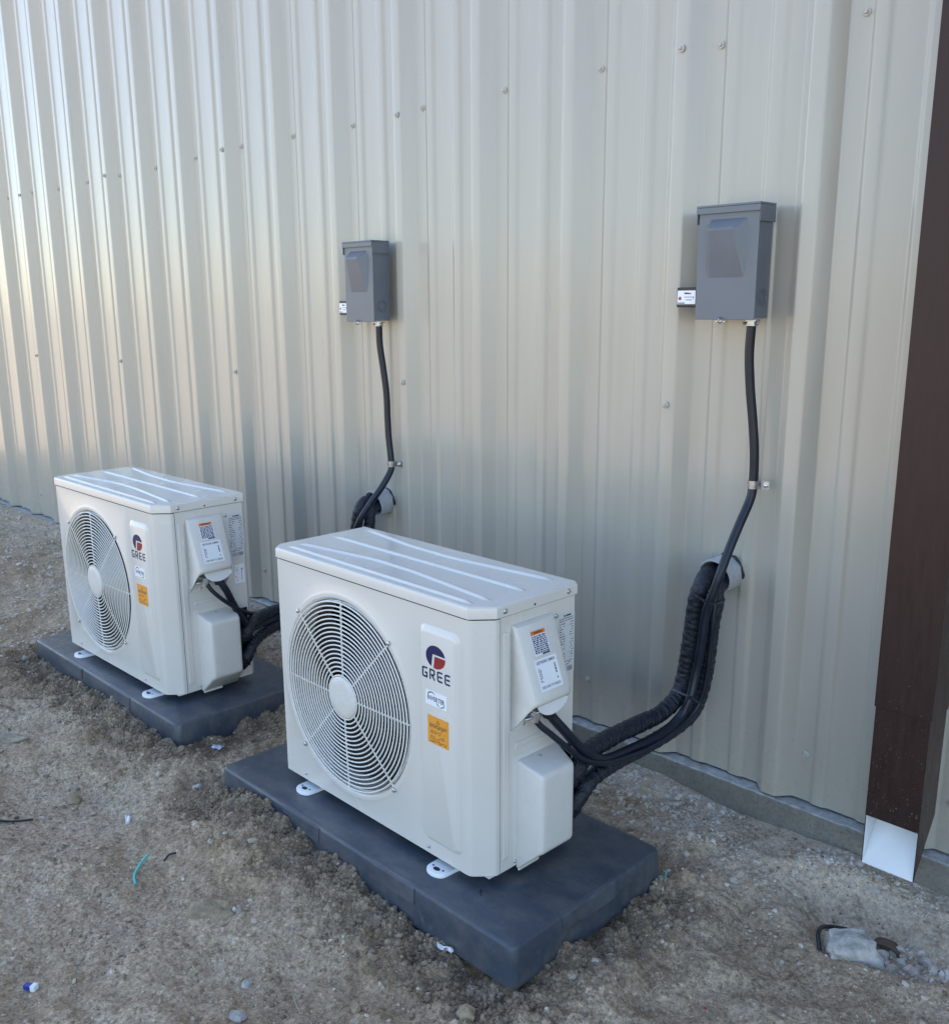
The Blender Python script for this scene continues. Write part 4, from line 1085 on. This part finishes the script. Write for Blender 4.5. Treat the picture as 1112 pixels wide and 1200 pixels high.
def litter(name, pts, r, mat, label, cat, m=8, lift=.002):
    P_ = [(x, y, gz(x, y) + r + lift + dz) for x, y, dz in pts]; o_ = Vector(P_[0]); mb = MB()
    tube(mb, [tuple(Vector(q) - o_) for q in P_], r, step=.004, m=m); o = mesh_obj(name, mb, mat, None, ang=80); o.location = o_
    tag(o, label, cat); return o
M_TURQ = simple('turquoise_insulation', (.08, .48, .44), .4, var=.06)
M_COPPER = simple('dull_wire_end', (.42, .36, .30), .4, metal=.6)
M_STRAW = simple('dry_straw', (.42, .36, .25), .8, var=.2)
M_RUST = simple('brown_shard', (.13, .085, .055), .7, var=.3, bumpk=.5)
M_BLUEP = simple('blue_plastic', (.02, .04, .30), .35)
litter('wire_offcut', [(-.829, -1.143, 0), (-.850, -1.135, .001), (-.868, -1.119, .003), (-.880, -1.100, .004), (-.888, -1.085, .006)], .0028, M_TURQ, 'turquoise wire offcut curled on the dirt in the lower left', 'wire')
litter('cable_offcut', [(-.850, -1.070, .001), (-.850, -1.057, .002), (-.848, -1.043, .002)], .0024, M_BLACK, 'short black cable offcut beside the turquoise wire', 'wire')
litter('wire', [(-1.36, -1.30, 0), (-1.31, -1.262, .004), (-1.272, -1.228, .002), (-1.241, -1.19, .004)], .0026, M_BLACK, 'thin black wire on the dirt at the left edge', 'wire')
litter('wire_offcut', [(-.074, -.375, .004), (-.068, -.392, .004), (-.066, -.405, .001)], .0022, M_TURQ, 'turquoise wire offcut at the right rear corner of the front pad', 'wire')
litter('straw', [(-.36, -1.085, 0), (-.335, -1.095, .002), (-.305, -1.105, 0)], .0009, M_STRAW, 'thin dry straw on the dirt near the bottom left', 'straw', 5)
litter('straw', [(-1.93, -1.03, 0), (-1.884, -1.02, .004), (-1.844, -1.013, 0)], .0022, M_RUST, 'brown twig near the left edge above the long grey stone', 'twig', 6)
# black strap loop round the concrete chunk
lp = [(.243, -.356, -.004), (.230, -.338, .012), (.222, -.308, .024), (.222, -.280, .032), (.234, -.256, .038), (.256, -.244, .040), (.280, -.246, .038), (.302, -.256, .030), (.322, -.270, .018), (.334, -.282, .000)]
litter('rubber_loop', lp, .0042, M_BLACK, 'black rubber loop sticking out of the soil round the concrete chunk', 'loop', 10, .001)
mb = MB(); L = []
for k in range(13):
    a = math.radians(180 * k / 12); L.append([(.026 * math.cos(a), yy, .015 * math.sin(a) * (1 - 3 * abs(yy))) for yy in (-.012, -.004, .006, .012)])
mb.loft(L, False, False, close=False); sh_ = mesh_obj('curved_shard', mb, M_RUST, None, ang=70); md = sh_.modifiers.new('t', 'SOLIDIFY'); md.thickness = .003
sh_.location = (.300, -.188, gz(.300, -.188) + .002); sh_.rotation_euler = (0, 0, .1); tag(sh_, 'brown curved shard half buried in the washed out hollow under the downspout', 'shard')
def scrap(name, x, y, w, l, rz, label, cat, mat, curl=.006, seed=1, tilt=0, lift=.003):
    r = random.Random(seed); mb = MB(); L = []
    for i in range(9):
        u = i / 8 - .5; ww = w * (.55 + .45 * math.sin(PI * (i + .6) / 9.2)) * r.uniform(.7, 1.1)
        L.append([(u * l + r.uniform(-.001, .001), ww * (j / 3 - .5) + .1 * l * math.sin(u * 5), curl * (math.sin(u * 7 + seed) * .5 + .5) + curl * .5 * math.cos(j * 2.1 + u * 9)) for j in range(4)])
    mb.loft(L, False, False, close=False); o = mesh_obj(name, mb, mat, None, ang=60); o.location = (x, y, gz(x, y) + lift); o.rotation_euler = (tilt, 0, rz)
    md = o.modifiers.new('t', 'SOLIDIFY'); md.thickness = .0006
    tag(o, label, cat); return o
scrap('paper_scrap', -1.088, -1.037, .012, .046, 2.45, 'white torn paper scrap on bare dirt between the two pads', 'paper scrap', M_PAPER, seed=2)
scrap('paper_scrap', -1.205, -.735, .022, .030, .3, 'pale blue crumpled paper scrap on dirt right of the rear pad corner', 'paper scrap', simple('pale_blue_paper', (.55, .60, .72), .6), seed=4)
scrap('plastic_scrap', -.232, -.840, .009, .042, -.12, 'white torn plastic strip sticking out of dirt at the front pad\'s edge', 'plastic scrap', M_PAPER, seed=5, tilt=.7, lift=.006)
scrap('shaving', -.255, -.80, .0035, .017, -.9, 'tiny black plastic shaving lying on the front pad beside the unit\'s foot', 'shaving', M_BLACK, .002, 7)
bpy.data.objects['shaving'].location = (-.231, -.752, .0985)
cp = empty('wire_connector', (-.690, -1.405, gz(-.690, -1.405) + .005), .55)
mb = MB(); mb.box(-.010, .004, -.005, .005, -.004, .005); mesh_obj('body', mb, M_BLUEP, cp, bevel=.001)
mb = MB(); mb.box(.0042, .014, -.006, .006, -.005, .006); mesh_obj('cap', mb, M_PAPER, cp, bevel=.001)
tag(cp, 'small blue and white wire connector dropped in the dirt at the lower left', 'connector')
rock('red_chip', .17, -.62, .004, .003, .003, M_RED, 'tiny red plastic chip on dirt at the lower right', 'chip', seed=20, sub=1)

# ---- loose stones that nobody could count
bmi = bmesh.new(); bmesh.ops.create_icosphere(bmi, subdivisions=1, radius=1); bmi.verts.ensure_lookup_table()
IV = np.array([v_.co[:] for v_ in bmi.verts]); IF = np.array([[v_.index for v_ in f.verts] for f in bmi.faces]); bmi.free()
def scatter(name, xs, ys, sizes, mat, label, seed, squash=.7, sink=.35, lift=0.):
    r = np.random.RandomState(seed); n = len(xs)
    jit = 1 + r.uniform(-.28, .22, (n, len(IV), 1)); V = IV[None] * jit
    sc = sizes[:, None] * np.stack([r.uniform(.8, 1.35, n), r.uniform(.7, 1.1, n), r.uniform(.5, 1, n) * squash / .7], 1)
    V = V * sc[:, None, :]
    a = r.uniform(0, 2 * PI, n); ca, sa = np.cos(a), np.sin(a); t = r.uniform(-.5, .5, n); ct, st_ = np.cos(t), np.sin(t)
    x, y, z = V[..., 0], V[..., 1], V[..., 2]
    y, z = y * ct[:, None] - z * st_[:, None], y * st_[:, None] + z * ct[:, None]
    x, y = x * ca[:, None] - y * sa[:, None], x * sa[:, None] + y * ca[:, None]
    zz = ground_h(xs, ys) + sizes * (.55 - sink * 1.6) + lift
    V = np.stack([x + xs[:, None], y + ys[:, None], z + zz[:, None]], -1).reshape(-1, 3)
    F = (IF[None] + (np.arange(n) * len(IV))[:, None, None]).reshape(-1, 3)
    o = np_mesh(name, V, F, mat, flat=True); tag(o, label, kind='stuff'); return o
rs = np.random.RandomState(5)
def keep(x, y, s, pmin=.004):
    ok = (pad_dist(x, y) > pmin) & (y < -.04)
    return x[ok], y[ok], s[ok]
def sizes(n, lo, hi, k=2.6): return lo * (rs.pareto(k, n) + 1).clip(1, hi / lo)
n = 34000; x = rs.uniform(-2.3, .62, n); y = -1.5 + 1.46 * rs.uniform(0, 1, n)
x, y, s_ = keep(x, y, sizes(n, .0009, .0062, 2.5))
dens = fbm(x, y, .25, 77, 3) + .5 * rs.uniform(-1, 1, len(x)); k_ = dens > -.25
scatter('pebbles', x[k_], y[k_], s_[k_], M_PEB, 'small mixed pebbles strewn over the bare dirt', 1)
n = 15000; y = -.04 - np.abs(rs.normal(0, .13, n)); x = rs.uniform(-2.6, .62, n)
x, y, s_ = keep(x, y, sizes(n, .0018, .0095))
hol = np.hypot((x - .30) / .2, (y + .23) / .12) > 1.0
k_ = (fbm(x, y, .3, 99, 3) > -.55) & hol
scatter('gravel', x[k_], y[k_], s_[k_], M_GRAV, 'pale gravel along the foot of the wall', 2)
# dark crumbs of dug soil banked along the pads
n = 36000; xs_, ys_ = [], []
for x0, x1, y0, y1, zt in PADS:
    m = n // 2; e_ = rs.uniform(0, 1, m); off = np.abs(rs.normal(0, .055, m)) + .004
    fx = rs.uniform(x0 - .05, x1 + .05, m); fy = y0 - off
    sx_ = x1 + off; sy_ = rs.uniform(y0 - .03, y1, m); front = e_ < .78
    xs_.append(np.where(front, fx, sx_)); ys_.append(np.where(front, fy, sy_))
x = np.concatenate(xs_); y = np.concatenate(ys_); s_ = sizes(len(x), .0012, .0062, 2.3)
x, y, s_ = keep(x, y, s_)
scatter('soil_crumbs', x, y, s_, M_CLOD, 'dark crumbs of dug soil banked along the pads', 3, squash=.9, sink=.2)
n = 24000; x = rs.uniform(-2.3, .62, n); y = rs.uniform(-1.5, -.05, n); x, y, s_ = keep(x, y, sizes(n, .0012, .006, 2.6))
k_ = (fbm(x, y, .16, 55, 3) > .15)
scatter('soil_crumbs', x[k_], y[k_], s_[k_], M_CLOD, 'brown soil crumbs over the trampled dirt', 4, squash=.8, sink=.28)
# rubble washed out under the spout
n = 170; a = rs.uniform(0, 2 * PI, n); r_ = np.sqrt(rs.uniform(0, 1, n)); x = .345 + .090 * r_ * np.cos(a); y = -.235 + .065 * r_ * np.sin(a); s_ = sizes(n, .0032, .013, 2.2)
scatter('rubble', x, y, s_, M_GRAV, 'pale broken rubble in the hollow below the downspout', 6, squash=.85, sink=.18)
n = 420; x = rs.uniform(-2.2, .6, n); y = rs.uniform(-1.45, -.06, n); x, y, s_ = keep(x, y, sizes(n, .0034, .0085, 2.2), .02)
scatter('pebbles', x, y, s_, M_PEB, 'larger angular pebbles scattered singly over the dirt', 9, squash=.8, sink=.28)
# the far left ground, coarser
n = 7000; x = rs.uniform(-5.5, -2.2, n); y = rs.uniform(-1.3, -.05, n); s_ = sizes(n, .003, .012)
scatter('gravel', x, y, s_, M_GRAV, 'coarse pale gravel on the dirt at the far left', 7)
# dry straw bits
mb = MB()
for k in range(140):
    x = rnd.uniform(-2.0, .55); y = rnd.uniform(-1.4, -.1)
    if pad_dist(np.array([x]), np.array([y]))[0] < .02: continue
    a = rnd.uniform(0, PI); l = rnd.uniform(.004, .014); r = rnd.uniform(.0004, .0008); z = gz(x, y) + .002
    tube(mb, [(x - l * math.cos(a), y - l * math.sin(a), z), (x, y, z + rnd.uniform(0, .002)), (x + l * math.cos(a), y + l * math.sin(a), z + .001)], r, step=None, m=4)
o = mesh_obj('straw_bits', mb, M_STRAW, None); tag(o, 'tiny dry straw bits scattered on the dirt', kind='stuff')
